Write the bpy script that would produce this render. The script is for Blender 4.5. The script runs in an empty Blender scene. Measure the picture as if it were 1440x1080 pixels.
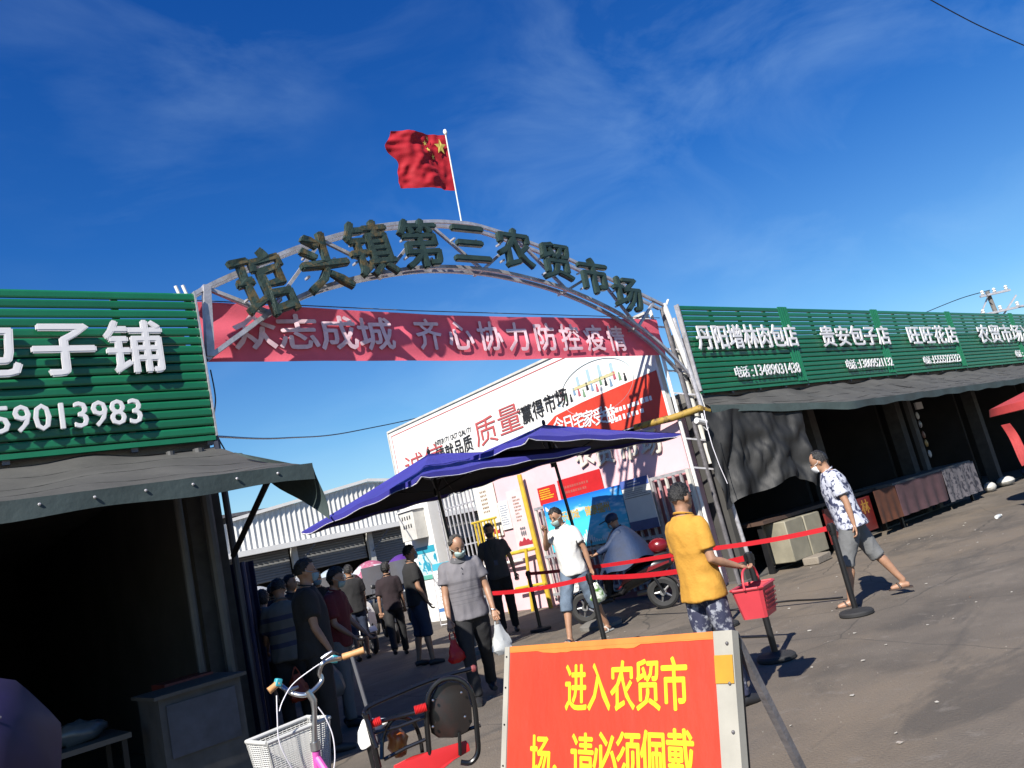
import bpy, bmesh, math, random
import numpy as np
from mathutils import Vector, Matrix, noise as mnoise
random.seed(7)
R = math.radians
sc = bpy.context.scene
C = sc.collection

# ------------------------------------------------------------------ camera
# world: X runs along the shop fronts, Y into the market, Z up; eye height 1.6 m
FPX = 1118.98
def _ray(px, py): return Vector((px-720.0, -(py-540.0), -FPX))
_X = _ray(2000, 456).normalized(); _Y = _ray(-230, 970).normalized(); _Z = _X.cross(_Y)
EYE = Vector((0, 0, 1.6))
cam_d = bpy.data.cameras.new('camera'); cam = bpy.data.objects.new('camera', cam_d); C.objects.link(cam)
cam_d.sensor_width = 36; cam_d.lens = 36*FPX/1440; cam_d.clip_start = .05; cam_d.clip_end = 2000
_M = Matrix((_X, _Y, _Z))
cam.matrix_world = Matrix.Translation(EYE) @ _M.to_4x4()
sc.camera = cam
def at(px, py, x=None, y=None, z=None, d=None):
    """a world point seen in that direction at a plane x, y or z, or at a horizontal distance d"""
    r = _M @ _ray(px, py)
    if x is not None: t = x/r.x
    elif y is not None: t = y/r.y
    elif z is not None: t = (z-1.6)/r.z
    else: t = d/math.hypot(r.x, r.y)
    return EYE + r*t

# ------------------------------------------------------------------ light
SUN = Vector((-1.07, -.48, 1.0)).normalized()
w = bpy.data.worlds.new('World'); sc.world = w; w.use_nodes = True
nt = w.node_tree; nt.nodes.clear()
N = nt.nodes.new; L = nt.links.new
out = N('ShaderNodeOutputWorld'); bg = N('ShaderNodeBackground'); L(bg.outputs[0], out.inputs[0])
sky = N('ShaderNodeTexSky'); sky.sky_type = 'NISHITA'; sky.sun_disc = False
sky.sun_elevation = R(40.5); sky.sun_rotation = math.atan2(SUN.x, SUN.y)
sky.air_density = 1.0; sky.dust_density = .35; sky.ozone_density = 3.5
tc = N('ShaderNodeTexCoord')
sz_ = N('ShaderNodeSeparateXYZ'); L(tc.outputs['Generated'], sz_.inputs[0])
gr = N('ShaderNodeValToRGB'); L(sz_.outputs['Z'], gr.inputs[0])
ge = gr.color_ramp.elements; ge[0].position = .0; ge[0].color = (.86, .9, .82, 1); ge[1].position = .75; ge[1].color = (.035, .35, .92, 1)
g3 = ge.new(.16); g3.color = (.46, .73, .88, 1); g4 = ge.new(.4); g4.color = (.13, .48, .92, 1)
hs = N('ShaderNodeMix'); hs.data_type = 'RGBA'; hs.blend_type = 'MULTIPLY'; hs.inputs[0].default_value = 1
L(sky.outputs[0], hs.inputs[6]); L(gr.outputs[0], hs.inputs[7])
hs2 = N('ShaderNodeVectorMath'); hs2.operation = 'SCALE'; hs2.inputs[3].default_value = 1.47; L(hs.outputs[2], hs2.inputs[0]); hs = hs2
def wnoise(scale, rot, stretch, lo, hi, det=7):
    m = N('ShaderNodeMapping'); m.inputs['Rotation'].default_value = rot; m.inputs['Scale'].default_value = stretch
    L(tc.outputs['Generated'], m.inputs[0])
    n = N('ShaderNodeTexNoise'); n.inputs['Scale'].default_value = scale; n.inputs['Detail'].default_value = det
    n.inputs['Roughness'].default_value = .58; n.inputs['Distortion'].default_value = .5
    L(m.outputs[0], n.inputs[0])
    r = N('ShaderNodeMapRange'); r.inputs[1].default_value = lo; r.inputs[2].default_value = hi
    L(n.outputs[0], r.inputs[0]); return r
c1 = wnoise(1.7, (.3, .9, .4), (1, 3.2, 5.0), .46, .9, 9)
c2 = wnoise(.9, (.1, .4, 1.2), (1, 1.6, 2.2), .40, .8, 4)
mu = N('ShaderNodeMath'); mu.operation = 'MULTIPLY'; L(c1.outputs[0], mu.inputs[0]); L(c2.outputs[0], mu.inputs[1])
mu2 = N('ShaderNodeMath'); mu2.operation = 'MULTIPLY'; mu2.inputs[1].default_value = .52; mu2.use_clamp = True; L(mu.outputs[0], mu2.inputs[0])
mx = N('ShaderNodeMix'); mx.data_type = 'RGBA'; L(mu2.outputs[0], mx.inputs[0]); L(hs.outputs[0], mx.inputs[6]); mx.inputs[7].default_value = (5.5, 8.2, 11, 1)
L(mx.outputs[2], bg.inputs[0]); bg.inputs[1].default_value = .05
sd = bpy.data.lights.new('sun', 'SUN'); so = bpy.data.objects.new('sun', sd); C.objects.link(so)
sd.energy = 5.0; sd.angle = R(.53); sd.color = (1, .945, .86)
so.location = (0, 0, 30); so.rotation_euler = SUN.to_track_quat('Z', 'Y').to_euler()
sc.view_settings.view_transform = 'Standard'; sc.view_settings.look = 'None'
sc.view_settings.gamma = 1; sc.view_settings.use_curve_mapping = False; sc.view_settings.exposure = 1.05
try: sc.cycles.max_bounces = 6; sc.cycles.diffuse_bounces = 2
except Exception: pass

# ------------------------------------------------------------------ materials
def srgb(r, g, b):
    f = lambda c: (c/255)/12.92 if c/255 <= .04045 else ((c/255+.055)/1.055)**2.4
    return (f(r), f(g), f(b), 1)
MATS = {}
def mat(name, col, rough=.6, metal=0., var=.12, vscale=6., bump=0., bscale=40., spec=.5, col2=None, thr=None, trans=0., stretch=(1, 1, 1), coat=0.):
    if name in MATS: return MATS[name]
    m = bpy.data.materials.new(name); m.use_nodes = True; MATS[name] = m
    t = m.node_tree; b = t.nodes['Principled BSDF']; n = t.nodes.new; l = t.links.new
    k_ = .82 if min(col[:3]) > .45 else .625
    col = tuple(c*k_ for c in col[:3])+(1,)
    if col2 is not None: col2 = tuple(c*(.82 if min(col2[:3]) > .45 else .625) for c in col2[:3])
    b.inputs['Roughness'].default_value = rough; b.inputs['Metallic'].default_value = metal
    b.inputs['Specular IOR Level'].default_value = spec
    if coat: b.inputs['Coat Weight'].default_value = coat
    if trans: b.inputs['Transmission Weight'].default_value = trans
    co = n('ShaderNodeTexCoord'); mp = n('ShaderNodeMapping'); mp.inputs['Scale'].default_value = stretch
    l(co.outputs['Object'], mp.inputs[0])
    nz = n('ShaderNodeTexNoise'); nz.inputs['Scale'].default_value = vscale; nz.inputs['Detail'].default_value = 6; nz.inputs['Roughness'].default_value = .62
    l(mp.outputs[0], nz.inputs[0])
    rp = n('ShaderNodeMapRange'); l(nz.outputs[0], rp.inputs[0])
    lo, hi = thr if thr else (.3, .7)
    rp.inputs[1].default_value = lo; rp.inputs[2].default_value = hi
    mi = n('ShaderNodeMix'); mi.data_type = 'RGBA'; l(rp.outputs[0], mi.inputs[0])
    if col2 is None:
        mi.inputs[6].default_value = tuple(c*(1-var) for c in col[:3])+(1,)
        mi.inputs[7].default_value = tuple(min(1, c*(1+var)) for c in col[:3])+(1,)
    else:
        mi.inputs[6].default_value = col; mi.inputs[7].default_value = tuple(col2[:3])+(1,)
    l(mi.outputs[2], b.inputs['Base Color'])
    if bump:
        nb = n('ShaderNodeTexNoise'); nb.inputs['Scale'].default_value = bscale; nb.inputs['Detail'].default_value = 5
        l(mp.outputs[0], nb.inputs[0]); bp = n('ShaderNodeBump'); bp.inputs['Strength'].default_value = min(1, bump); bp.inputs['Distance'].default_value = .02
        l(nb.outputs[0], bp.inputs['Height']); l(bp.outputs[0], b.inputs['Normal'])
    m['b'] = 1
    return m
def stripes(name, base, line, positions, rough=.8):
    """cloth with horizontal bands at the given heights (lo, hi) of the thing's own z"""
    m = mat(name, base, rough, var=.08, vscale=9, bump=.15, bscale=120)
    t = m.node_tree; b = t.nodes['Principled BSDF']; n = t.nodes.new; l = t.links.new
    src = b.inputs['Base Color'].links[0].from_socket
    co = n('ShaderNodeTexCoord'); sx = n('ShaderNodeSeparateXYZ'); l(co.outputs['Object'], sx.inputs[0])
    acc = None
    for lo, hi in positions:
        a = n('ShaderNodeMath'); a.operation = 'COMPARE'; a.inputs[1].default_value = (lo+hi)/2; a.inputs[2].default_value = (hi-lo)/2
        l(sx.outputs['Z'], a.inputs[0])
        if acc is None: acc = a
        else:
            s = n('ShaderNodeMath'); s.operation = 'MAXIMUM'; l(acc.outputs[0], s.inputs[0]); l(a.outputs[0], s.inputs[1]); acc = s
    mi = n('ShaderNodeMix'); mi.data_type = 'RGBA'; l(acc.outputs[0], mi.inputs[0]); l(src, mi.inputs[6]); mi.inputs[7].default_value = (*line, 1)
    l(mi.outputs[2], b.inputs['Base Color']); return m
def cloth_translucent(name, col, amount=.35, rough=.75, var=.1):
    m = mat(name, col, rough, var=var, vscale=3, bump=.1, bscale=60)
    t = m.node_tree; b = t.nodes['Principled BSDF']; n = t.nodes.new; l = t.links.new
    tr = n('ShaderNodeBsdfTranslucent'); tr.inputs[0].default_value = (*col[:3], 1)
    mi = n('ShaderNodeMixShader'); mi.inputs[0].default_value = amount
    o = t.nodes['Material Output']; l(b.outputs[0], mi.inputs[1]); l(tr.outputs[0], mi.inputs[2]); l(mi.outputs[0], o.inputs[0]); return m

# ------------------------------------------------------------------ mesh helpers
def V(*a): return Vector(a)
class MB:
    def __init__(s): s.v = []; s.f = []
    def add(s, vs, fs):
        o = len(s.v); s.v += [tuple(v) for v in vs]; s.f += [tuple(i+o for i in f) for f in fs]; return s
    def box(s, c, size, rot=None):
        x, y, z = (q/2 for q in size); vs = [Vector((a, b, d)) for a in (-x, x) for b in (-y, y) for d in (-z, z)]
        if rot is not None: vs = [rot @ q for q in vs]
        c = Vector(c)
        return s.add([q+c for q in vs], [(0, 1, 3, 2), (4, 6, 7, 5), (0, 4, 5, 1), (2, 3, 7, 6), (0, 2, 6, 4), (1, 5, 7, 3)])
    def cube(s, lo, hi): return s.box([(a+b)/2 for a, b in zip(lo, hi)], [b-a for a, b in zip(lo, hi)])
    def loft(s, rings, cap=True, closed=True):
        n = len(rings[0]); vs = [p for r in rings for p in r]; fs = []
        for i in range(len(rings)-1):
            for j in range(n if closed else n-1):
                k = (j+1) % n; fs.append((i*n+j, i*n+k, (i+1)*n+k, (i+1)*n+j))
        if cap and closed: fs.append(tuple(range(n))[::-1]); fs.append(tuple((len(rings)-1)*n+j for j in range(n)))
        return s.add(vs, fs)
    def tube(s, pts, rad, seg=8, cap=True, square=False):
        pts = [Vector(p) for p in pts]
        if not hasattr(rad, '__len__'): rad = [rad]*len(pts)
        if square: seg = 4
        rings = []; up = None
        for i, p in enumerate(pts):
            d = (pts[min(i+1, len(pts)-1)]-pts[max(i-1, 0)])
            if d.length < 1e-9: d = Vector((0, 0, 1))
            d.normalize()
            if up is None: up = Vector((0, 0, 1)) if abs(d.z) < .9 else Vector((0, 1, 0))
            a = d.cross(up).normalized(); b = a.cross(d).normalized(); up = b
            o = math.pi/4 if square else 0
            rings.append([p+(a*math.cos(o+2*math.pi*k/seg)+b*math.sin(o+2*math.pi*k/seg))*rad[i]*(1.414 if square else 1) for k in range(seg)])
        return s.loft(rings, cap)
    def bar(s, a, b, r=.03): return s.tube([a, b], r, square=True)
    def lathe(s, prof, c=(0, 0, 0), seg=20, axis='z', cap=True):
        c = Vector(c); rings = []
        for r, h in prof:
            rg = []
            for k in range(seg):
                a = 2*math.pi*k/seg; x, y = r*math.cos(a), r*math.sin(a)
                rg.append(c+(Vector((x, y, h)) if axis == 'z' else Vector((h, x, y)) if axis == 'x' else Vector((y, h, x))))
            rings.append(rg)
        return s.loft(rings, cap)
    def ball(s, c, r, seg=14, rot=None):
        if not hasattr(r, '__len__'): r = (r, r, r)
        c = Vector(c); rings = []; m = seg//2+1
        for i in range(m+1):
            t = math.pi*(.02+.96*i/m); rg = []
            for k in range(seg):
                a = 2*math.pi*k/seg; q = Vector((r[0]*math.sin(t)*math.cos(a), r[1]*math.sin(t)*math.sin(a), -r[2]*math.cos(t)))
                if rot is not None: q = rot @ q
                rg.append(c+q)
            rings.append(rg)
        return s.loft(rings)
    def grid(s, fn, nu, nv, thick=0):
        vs = [Vector(fn(i/nu, j/nv)) for j in range(nv+1) for i in range(nu+1)]
        fs = [(j*(nu+1)+i, j*(nu+1)+i+1, (j+1)*(nu+1)+i+1, (j+1)*(nu+1)+i) for j in range(nv) for i in range(nu)]
        if thick:
            n = (vs[1]-vs[0]).cross(vs[nu+1]-vs[0]); n.normalize(); K = len(vs)
            vs2 = [p-n*thick for p in vs]; f2 = [tuple(i+K for i in f[::-1]) for f in fs]
            rim = [j for j in range(nu+1)]+[j*(nu+1)+nu for j in range(1, nv+1)]+[nv*(nu+1)+i for i in range(nu-1, -1, -1)]+[j*(nu+1) for j in range(nv-1, 0, -1)]
            fr = [(rim[k], rim[k]+K, rim[(k+1) % len(rim)]+K, rim[(k+1) % len(rim)]) for k in range(len(rim))]
            vs += vs2; fs += f2+fr
        return s.add(vs, fs)
    def prism(s, poly, fn, a, b):
        """extrude the 2-D outline poly between depths a and b; fn(u, v, depth) gives the point"""
        return s.loft([[fn(u, v, a) for u, v in poly], [fn(u, v, b) for u, v in poly]])
    def build(s, name, m, parent=None, smooth=True, label=None, bevel=0):
        me = bpy.data.meshes.new(name); me.from_pydata([tuple(v) for v in s.v], [], s.f); me.update()
        bm = bmesh.new(); bm.from_mesh(me); bmesh.ops.recalc_face_normals(bm, faces=bm.faces); bm.to_mesh(me); bm.free()
        if smooth:
            me.polygons.foreach_set('use_smooth', [True]*len(me.polygons)); me.set_sharp_from_angle(angle=R(35))
        o = bpy.data.objects.new(name, me); C.objects.link(o)
        if m: me.materials.append(m)
        if parent: o.parent = parent
        if label: o['label'] = label
        if bevel:
            q = o.modifiers.new('bevel', 'BEVEL'); q.width = bevel; q.segments = 2; q.limit_method = 'ANGLE'
        return o
def tag(o, label, cat, group=None):
    o['label'] = label; o['category'] = cat
    if group: o['group'] = group
    return o
def thing(name, label, cat, loc=(0, 0, 0), rz=0, group=None, s=1):
    o = bpy.data.objects.new(name, None); C.objects.link(o); o.location = loc; o.rotation_euler = (0, 0, rz); o.scale = (s, s, s)
    o.empty_display_size = .1
    return tag(o, label, cat, group)
def struct(o): o['kind'] = 'structure'; return o
def dup(root, loc=None, rz=None, label=None, group=None, s=None):
    r = root.copy(); C.objects.link(r)
    if loc is not None: r.location = loc
    if rz is not None: r.rotation_euler = (0, 0, rz)
    if s is not None: r.scale = (s, s, s)
    if label: r['label'] = label
    if group: r['group'] = group
    for ch in list(root.children):
        c = ch.copy(); C.objects.link(c); c.parent = r
        for g in list(ch.children):
            d = g.copy(); C.objects.link(d); d.parent = c
    return r
def inst(o, parent, loc=(0, 0, 0), rot=(0, 0, 0)):
    c = o.copy(); C.objects.link(c); c.parent = parent; c.location = loc; c.rotation_euler = rot; return c

# ------------------------------------------------------------------ lettering
_GL = {}
WORK = bpy.data.scenes.new('work')   # modifiers and letters are evaluated here, apart from the growing scene
def work_dg(o):
    WORK.collection.objects.link(o); vl = WORK.view_layers[0]; vl.update(); return vl.depsgraph
def glyph(ch, bold=0., ext=0.):
    k = (ch, bold, ext)
    if k in _GL: return _GL[k]
    cu = bpy.data.curves.new('t', 'FONT'); cu.body = ch; cu.size = 1; cu.offset = bold; cu.extrude = ext; cu.resolution_u = 2
    o = bpy.data.objects.new('t', cu); dg = work_dg(o)
    me = bpy.data.meshes.new_from_object(o.evaluated_get(dg)); vs = [v.co.copy() for v in me.vertices]; fs = [tuple(p.vertices) for p in me.polygons]
    bpy.data.objects.remove(o); bpy.data.curves.remove(cu); bpy.data.meshes.remove(me)
    if vs:
        xs = [v.x for v in vs]; ys = [v.y for v in vs]; bb = (min(xs), max(xs), min(ys), max(ys))
    else: bb = (0, .3, 0, .7)
    _GL[k] = (vs, fs, bb); return _GL[k]
def letter(mb, ch, c, w, h, U, Vv, Nn, bold=.012, depth=.01, rot=0., warp=None, fit=False, slant=0):
    """one character centred on c inside a cell w x h, standing proud of its plane by depth"""
    if ch == ' ': return
    gb = 0.0
    vs, fs, bb = glyph(ch, gb, .5)
    cjk = ord(ch) > 0x2000
    ref = glyph('国' if cjk else '8', gb, .5)[2] if not fit else bb
    sx = w/(ref[1]-ref[0]); sy = h/(ref[3]-ref[2])
    cy = (ref[2]+ref[3])/2; cx = (ref[0]+ref[1])/2 if cjk and not fit else (bb[0]+bb[1])/2
    if ch in '，,.：:、' and cjk: cx = (ref[0]+ref[1])/2
    ca, sa = math.cos(rot), math.sin(rot); c = Vector(c); out = []
    for v in vs:
        a = (v.x-cx)*sx; b = (v.y-cy)*sy; a += slant*b
        a, b = a*ca-b*sa, a*sa+b*ca
        out.append((a, b, v.z+.5))
    # strokes are thickened by overlaying shifted copies, each a hair lower than the last
    t = (bold*.5+.008)*min(w, h)
    for k, (dx, dy) in enumerate(((0, 0), (t, 0), (-t, 0), (0, t), (0, -t)) if bold > .015 else ((0, 0),)):
        q = []
        for a, b, z in out:
            p = c+U*(a+dx)+Vv*(b+dy)+Nn*(z*depth*(1-.035*k))
            q.append(warp(p) if warp else p)
        mb.add(q, fs)
def text_row(parent, name, s, c0, U, Vv, Nn, w, h, step, m, bold=.012, depth=.01, single=False, warp=None):
    """characters of s spaced step along U from c0 (centre of the first); single=True joins them in one lettering part"""
    mb = MB(); p = Vector(c0)
    for ch in s:
        if not single: mb = MB()
        if ch != ' ': letter(mb, ch, p, w, h, U, Vv, Nn, bold, depth, warp=warp)
        if not single and ch != ' ': mb.build(name, m, parent, smooth=False)
        p = p+U*step*(1 if ord(ch) > 0x2000 or ch not in ' :' else .6)
    if single: return mb.build(name, m, parent, smooth=False)
UX, UZ, UYn, NX, NYn = V(1, 0, 0), V(0, 0, 1), V(0, -1, 0), V(-1, 0, 0), V(0, -1, 0)
# ================================================================== materials
ASP = mat('asphalt', (.148, .124, .099), .85, var=.3, vscale=.9, bump=.5, bscale=55)
def asphalt_detail():
    t = ASP.node_tree; b = t.nodes['Principled BSDF']; n = t.nodes.new; l = t.links.new
    src = b.inputs['Base Color'].links[0].from_socket
    co = n('ShaderNodeTexCoord')
    def noise(scale, lo, hi, st=(1, 1, 1), det=8, dist=0):
        mp = n('ShaderNodeMapping'); mp.inputs['Scale'].default_value = st; mp.inputs['Rotation'].default_value = (0, 0, .3); l(co.outputs['Object'], mp.inputs[0])
        z = n('ShaderNodeTexNoise'); z.inputs['Scale'].default_value = scale; z.inputs['Detail'].default_value = det; z.inputs['Distortion'].default_value = dist; z.inputs['Roughness'].default_value = .65
        l(mp.outputs[0], z.inputs[0]); r = n('ShaderNodeMapRange'); r.inputs[1].default_value = lo; r.inputs[2].default_value = hi; l(z.outputs[0], r.inputs[0]); return r.outputs[0]
    def mixc(f, a, col, k=1):
        if k != 1:
            q = n('ShaderNodeMath'); q.operation = 'MULTIPLY'; q.inputs[1].default_value = k; l(f, q.inputs[0]); f = q.outputs[0]
        m = n('ShaderNodeMix'); m.data_type = 'RGBA'; l(f, m.inputs[0]); l(a, m.inputs[6]); m.inputs[7].default_value = tuple(c*.64 for c in col)+(1,); return m.outputs[2]
    c = mixc(noise(.35, .45, .6, (.5, .9, 1)), src, (.225, .176, .125), .8)       # dusty tan bands
    c = mixc(noise(.8, .52, .62, (.5, 1.4, 1), dist=1), c, (.075, .066, .056), .65)  # dark oil and damp stains
    c = mixc(noise(4.5, .58, .68), c, (.24, .21, .18), .5)                        # pale scuffs
    c = mixc(noise(160, .6, .7, det=2), c, (.3, .28, .25), .4)                      # pale grit
    c = mixc(noise(120, .58, .7, det=2), c, (.035, .033, .03), .5)
    v = n('ShaderNodeTexVoronoi'); v.feature = 'DISTANCE_TO_EDGE'; v.inputs['Scale'].default_value = .42
    mp = n('ShaderNodeMapping'); l(co.outputs['Object'], mp.inputs[0])
    zz = n('ShaderNodeTexNoise'); zz.inputs['Scale'].default_value = 2.2; zz.inputs['Detail'].default_value = 6; l(co.outputs['Object'], zz.inputs[0])
    ad = n('ShaderNodeMix'); ad.data_type = 'RGBA'; ad.inputs[0].default_value = .12; l(mp.outputs[0], ad.inputs[6]); l(zz.outputs['Color'], ad.inputs[7]); l(ad.outputs[2], v.inputs['Vector'])
    r = n('ShaderNodeMapRange'); r.inputs[1].default_value = .004; r.inputs[2].default_value = 0; l(v.outputs['Distance'], r.inputs[0])
    c = mixc(r.outputs[0], c, (.03, .028, .026), .7)
    l(c, b.inputs['Base Color'])
asphalt_detail()
GREEN = mat('green_painted_slat', (.006, .165, .068), .38, var=.1, vscale=2.5, bump=.12, bscale=9, spec=.6)
def vary(m, k=.14):
    t = m.node_tree; b = t.nodes['Principled BSDF']; s = b.inputs['Base Color'].links[0].from_socket
    oi = t.nodes.new('ShaderNodeObjectInfo'); r = t.nodes.new('ShaderNodeMapRange'); r.inputs[3].default_value = 1-k; r.inputs[4].default_value = 1+k; t.links.new(oi.outputs['Random'], r.inputs[0])
    h = t.nodes.new('ShaderNodeHueSaturation'); t.links.new(s, h.inputs['Color']); t.links.new(r.outputs[0], h.inputs['Value']); t.links.new(h.outputs[0], b.inputs['Base Color'])
vary(GREEN)
GREEN2 = mat('green_joint_strip', (.008, .2, .09), .42, var=.12)
STEEL = mat('galvanised_steel', (.5, .49, .51), .45, .5, var=.25, vscale=12, bump=.15)
STEELD = mat('weathered_steel', (.2, .19, .2), .55, .4, var=.35, vscale=9, bump=.2)
DARKM = mat('dark_metal', (.018, .018, .02), .45, .3, var=.3)
WHITEP = mat('white_paint', (.74, .73, .7), .5, var=.06, vscale=3, bump=.06)
OFFW = mat('dirty_white', (.52, .51, .47), .7, var=.18, vscale=3, bump=.1)
LETW = mat('white_acrylic', (.72, .71, .72), .35, var=.05)
PLAST = mat('grey_cement', (.2, .19, .175), .9, var=.25, vscale=2, bump=.4)
INNER = mat('unlit_interior_wall', (.028, .027, .027), .9, var=.35, vscale=1.5)  # near-black colour stands in for the unlit depth of the interiors
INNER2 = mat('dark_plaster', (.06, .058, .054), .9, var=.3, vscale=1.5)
TARP = mat('grey_awning_cloth', (.078, .076, .07), .75, var=.3, vscale=1.6, bump=.25, bscale=14)
TARPG = mat('green_grey_cloth', (.04, .062, .062), .65, var=.25, vscale=3, bump=.2, bscale=20)
TARPK = mat('black_tarpaulin', (.014, .0145, .015), .6, var=.4, vscale=2.2, bump=.5, bscale=7, spec=.4, stretch=(1, 1, .5))
RED = mat('red_paint', (.62, .018, .02), .45, var=.1)
REDV = mat('red_vinyl', (.70, .055, .025), .5, var=.16, vscale=3.5, bump=.35, bscale=9, stretch=(1, 1, .35))
ORANGE = mat('orange_tape', (.8, .25, .05), .5, var=.15)
YELLOWL = mat('yellow_lettering', (.85, .68, .02), .55, var=.06)
YELP = mat('yellow_paint', (.68, .48, .04), .5, var=.2, vscale=5, bump=.1)
RUSTY = mat('rusty_yellow_pipe', (.42, .27, .04), .7, var=.3, col2=(.09, .045, .02), thr=(.5, .62), vscale=8)
PINK = mat('pale_pink_sheet', (.72, .47, .5), .6, var=.08, vscale=1.5)
PINKD = mat('dusty_pink_wall', (.5, .2, .22), .7, var=.15, vscale=2)
BLUEU = mat('blue_umbrella_cloth', (.045, .04, .34), .7, var=.12, vscale=2, bump=.2, bscale=10)
PIPING = mat('white_piping', (.75, .73, .78), .6)
BLACKP = mat('black_plastic', (.012, .012, .013), .38, var=.3, spec=.5)
RUBBER = mat('black_rubber', (.022, .022, .023), .75, var=.3)
CHROME = mat('chrome', (.6, .6, .6), .3, 1., var=.06)
BELTR = mat('red_webbing', (.6, .01, .02), .55, var=.08)
SKIN = mat('skin', (.43, .235, .145), .5, var=.12, vscale=14, bump=.08)
HAIR = mat('black_hair', (.012, .011, .011), .5, var=.4, vscale=60, bump=.6, bscale=140)
HAIRG = mat('greying_hair', (.045, .043, .042), .6, var=.3, col2=(.2, .19, .18), thr=(.5, .75), vscale=60, bump=.6, bscale=140)
GLASSB = mat('dark_glass', (.02, .025, .03), .08, 0, var=.05)
BLACKC = mat('black_print', (.02, .02, .022), .6)

# ================================================================== ground
g = MB(); g.grid(lambda u, v: (-220+440*u, -150+500*v, 0), 44, 50)
struct(g.build('ground', ASP, smooth=False))
pv = MB()
pv.cube((11.25, 8.0, 0), (44, 14.2, .03))
struct(pv.build('stall_floor', mat('stained_concrete', (.11, .105, .1), .85, var=.3, vscale=1.2, bump=.3)))

# ================================================================== helper: rows of letters on the front plane
def row_y(parent, name, s, p0, p1, hp, y, m, wf=.92, bold=.03, depth=.03, single=False, warp=None):
    a = at(*p0, y=y); b = at(*p1, y=y); n = len(s)
    h = abs(at(*hp[0], y=y).z-at(*hp[1], y=y).z); st = (b.x-a.x)/(n-1); z = (a.z+b.z)/2
    mb = MB()
    for i, ch in enumerate(s):
        if ch == ' ': continue
        if not single: mb = MB()
        cjk = ord(ch) > 0x2000
        letter(mb, ch, V(a.x+st*i, y, z), st*wf, h, UX, UZ, NYn, bold, depth, warp=warp, fit=False)
        if not single: mb.build(name, m, parent, smooth=False)
    if single: mb.build(name, m, parent, smooth=False)
def row_x(parent, name, s, y0, y1, z0, h, x, m, z1=None, wf=.9, bold=.02, depth=.004, single=True):
    n = len(s); st = (y1-y0)/max(1, n-1); mb = MB()
    if z1 is None: z1 = z0
    for i, ch in enumerate(s):
        if ch == ' ': continue
        if not single: mb = MB()
        letter(mb, ch, V(x, y0+st*i, z0+(z1-z0)*i/max(1, n-1)), abs(st)*wf, h, UYn, UZ, NX, bold, depth)
        if not single: mb.build(name, m, parent, smooth=False)
    if single: return mb.build(name, m, parent, smooth=False)

# ================================================================== slatted sign boards
def slat_board(x0, x1, label, uprights, group, joint=None):
    b = thing('shop_sign_board', label, 'sign', (0, 0, 0), group=group)
    zb, zt, n = 3.24, 4.77, 16; st = (zt-zb)/n
    prof = [(.002, .001), (-.010, .006), (-.014, .02), (-.014, st-.03), (-.009, st-.018), (-.003, st-.010), (.002, st-.010)]
    xe = x1-(joint or 0)
    first = None
    for i in range(n):
        if first is None:
            m = MB(); m.prism(prof, lambda u, v, d: (d, u, v), x0, xe); first = m.build('slat', GREEN, b, smooth=False); first.location = (0, 7.93, zb)
        else:
            o = inst(first, b, (random.uniform(-.006, .006), 7.93+random.uniform(-.004, .004), zb+st*i), (R(random.uniform(-1.2, 1.2)), 0, 0))
    for u in uprights:
        MB().cube((u-.03, 7.95, zb-.1), (u+.03, 8.0, zt-.03)).build('upright', STEELD, b)
    if joint:
        m = MB(); m.cube((xe+.005, 7.905, zb), (x1-.005, 7.925, zt+.01))
        for q in (.25, .5, .75): m.cube((xe+joint*q-.01, 7.895, zb), (xe+joint*q+.01, 7.904, zt+.01))
        m.build('joint_strip', GREEN2, b)
    e = MB(); e.cube((x0-.03, 7.9, zb-.02), (x0-.004, 7.99, zt+.01)); e.build('edge_trim', STEEL if x0 > 11 and x0 < 11.5 else GREEN2, b)
    f = MB(); f.cube((x0, 7.92, zb-.06), (x1, 7.98, zb-.012)); f.build('bottom_rail', GREEN2, b)
    return b
sgn = slat_board(-7.5, 3.02, 'green slatted board with huge white characters 包子铺 and a phone number, left of the arch', [-6, -5, -4, -3, -2, -1, .1, 1.2, 2.25, 2.97], 'green slatted shop boards')
MB().cube((3.024, 7.9, 3.22), (3.04, 7.99, 4.78)).build('edge_trim', STEEL, sgn)
row_y(sgn, 'letter', '包子铺', (-22, 493), (190, 491), ((190, 458), (190, 526)), 7.87, LETW, wf=.76, bold=.04, depth=.03)
row_y(sgn, 'digit', '1359013983', (-60, 594), (190, 580), ((110, 567), (110, 603)), 7.87, LETW, wf=.84, bold=.06, depth=.025)
for px, py in ((252, 410), (262, 409)):
    q = at(px, py, y=7.95); c = MB(); c.tube([q-V(0, 0, .05), q+V(-.03, 0, .06)], .018)
    tag(c.build('floodlight_stub', WHITEP), 'small white lamp stub on top corner of the left green board' if px == 252 else 'short white clamp beside the lamp stub above the left green board', 'lamp')
JX = [11.3, 14.85, 18.9, 23.3, 28.3, 33.5, 39]
lab = ['green slatted board reading 丹阳增林肉包店, nearest the arch on the right', 'green slatted board reading 贵安包子店, second from the arch',
       'green slatted board reading 旺旺花店, third from the arch', 'green slatted board reading 农贸市场冷冻, at the right edge of the photo', 'blank far end of the green slatted boards beyond the frozen goods shop', 'last blank stretch of green slatted board at the far right']
BD = [slat_board(JX[i], JX[i+1], lab[i], [JX[i]+.06+k*.9 for k in range(int((JX[i+1]-JX[i])/.9)+1)], 'green slatted shop boards', joint=.34) for i in range(6)]
row_y(BD[0], 'letter', '丹阳增林肉包店', (990, 475), (1112, 473), ((1050, 460), (1050, 491)), 7.87, LETW, wf=.84, bold=.024, depth=.02)
row_y(BD[0], 'letter', '电话:', (1038, 524), (1058, 522), ((1048, 515), (1048, 530)), 7.87, LETW, wf=.88, bold=.018, depth=.012)
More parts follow.
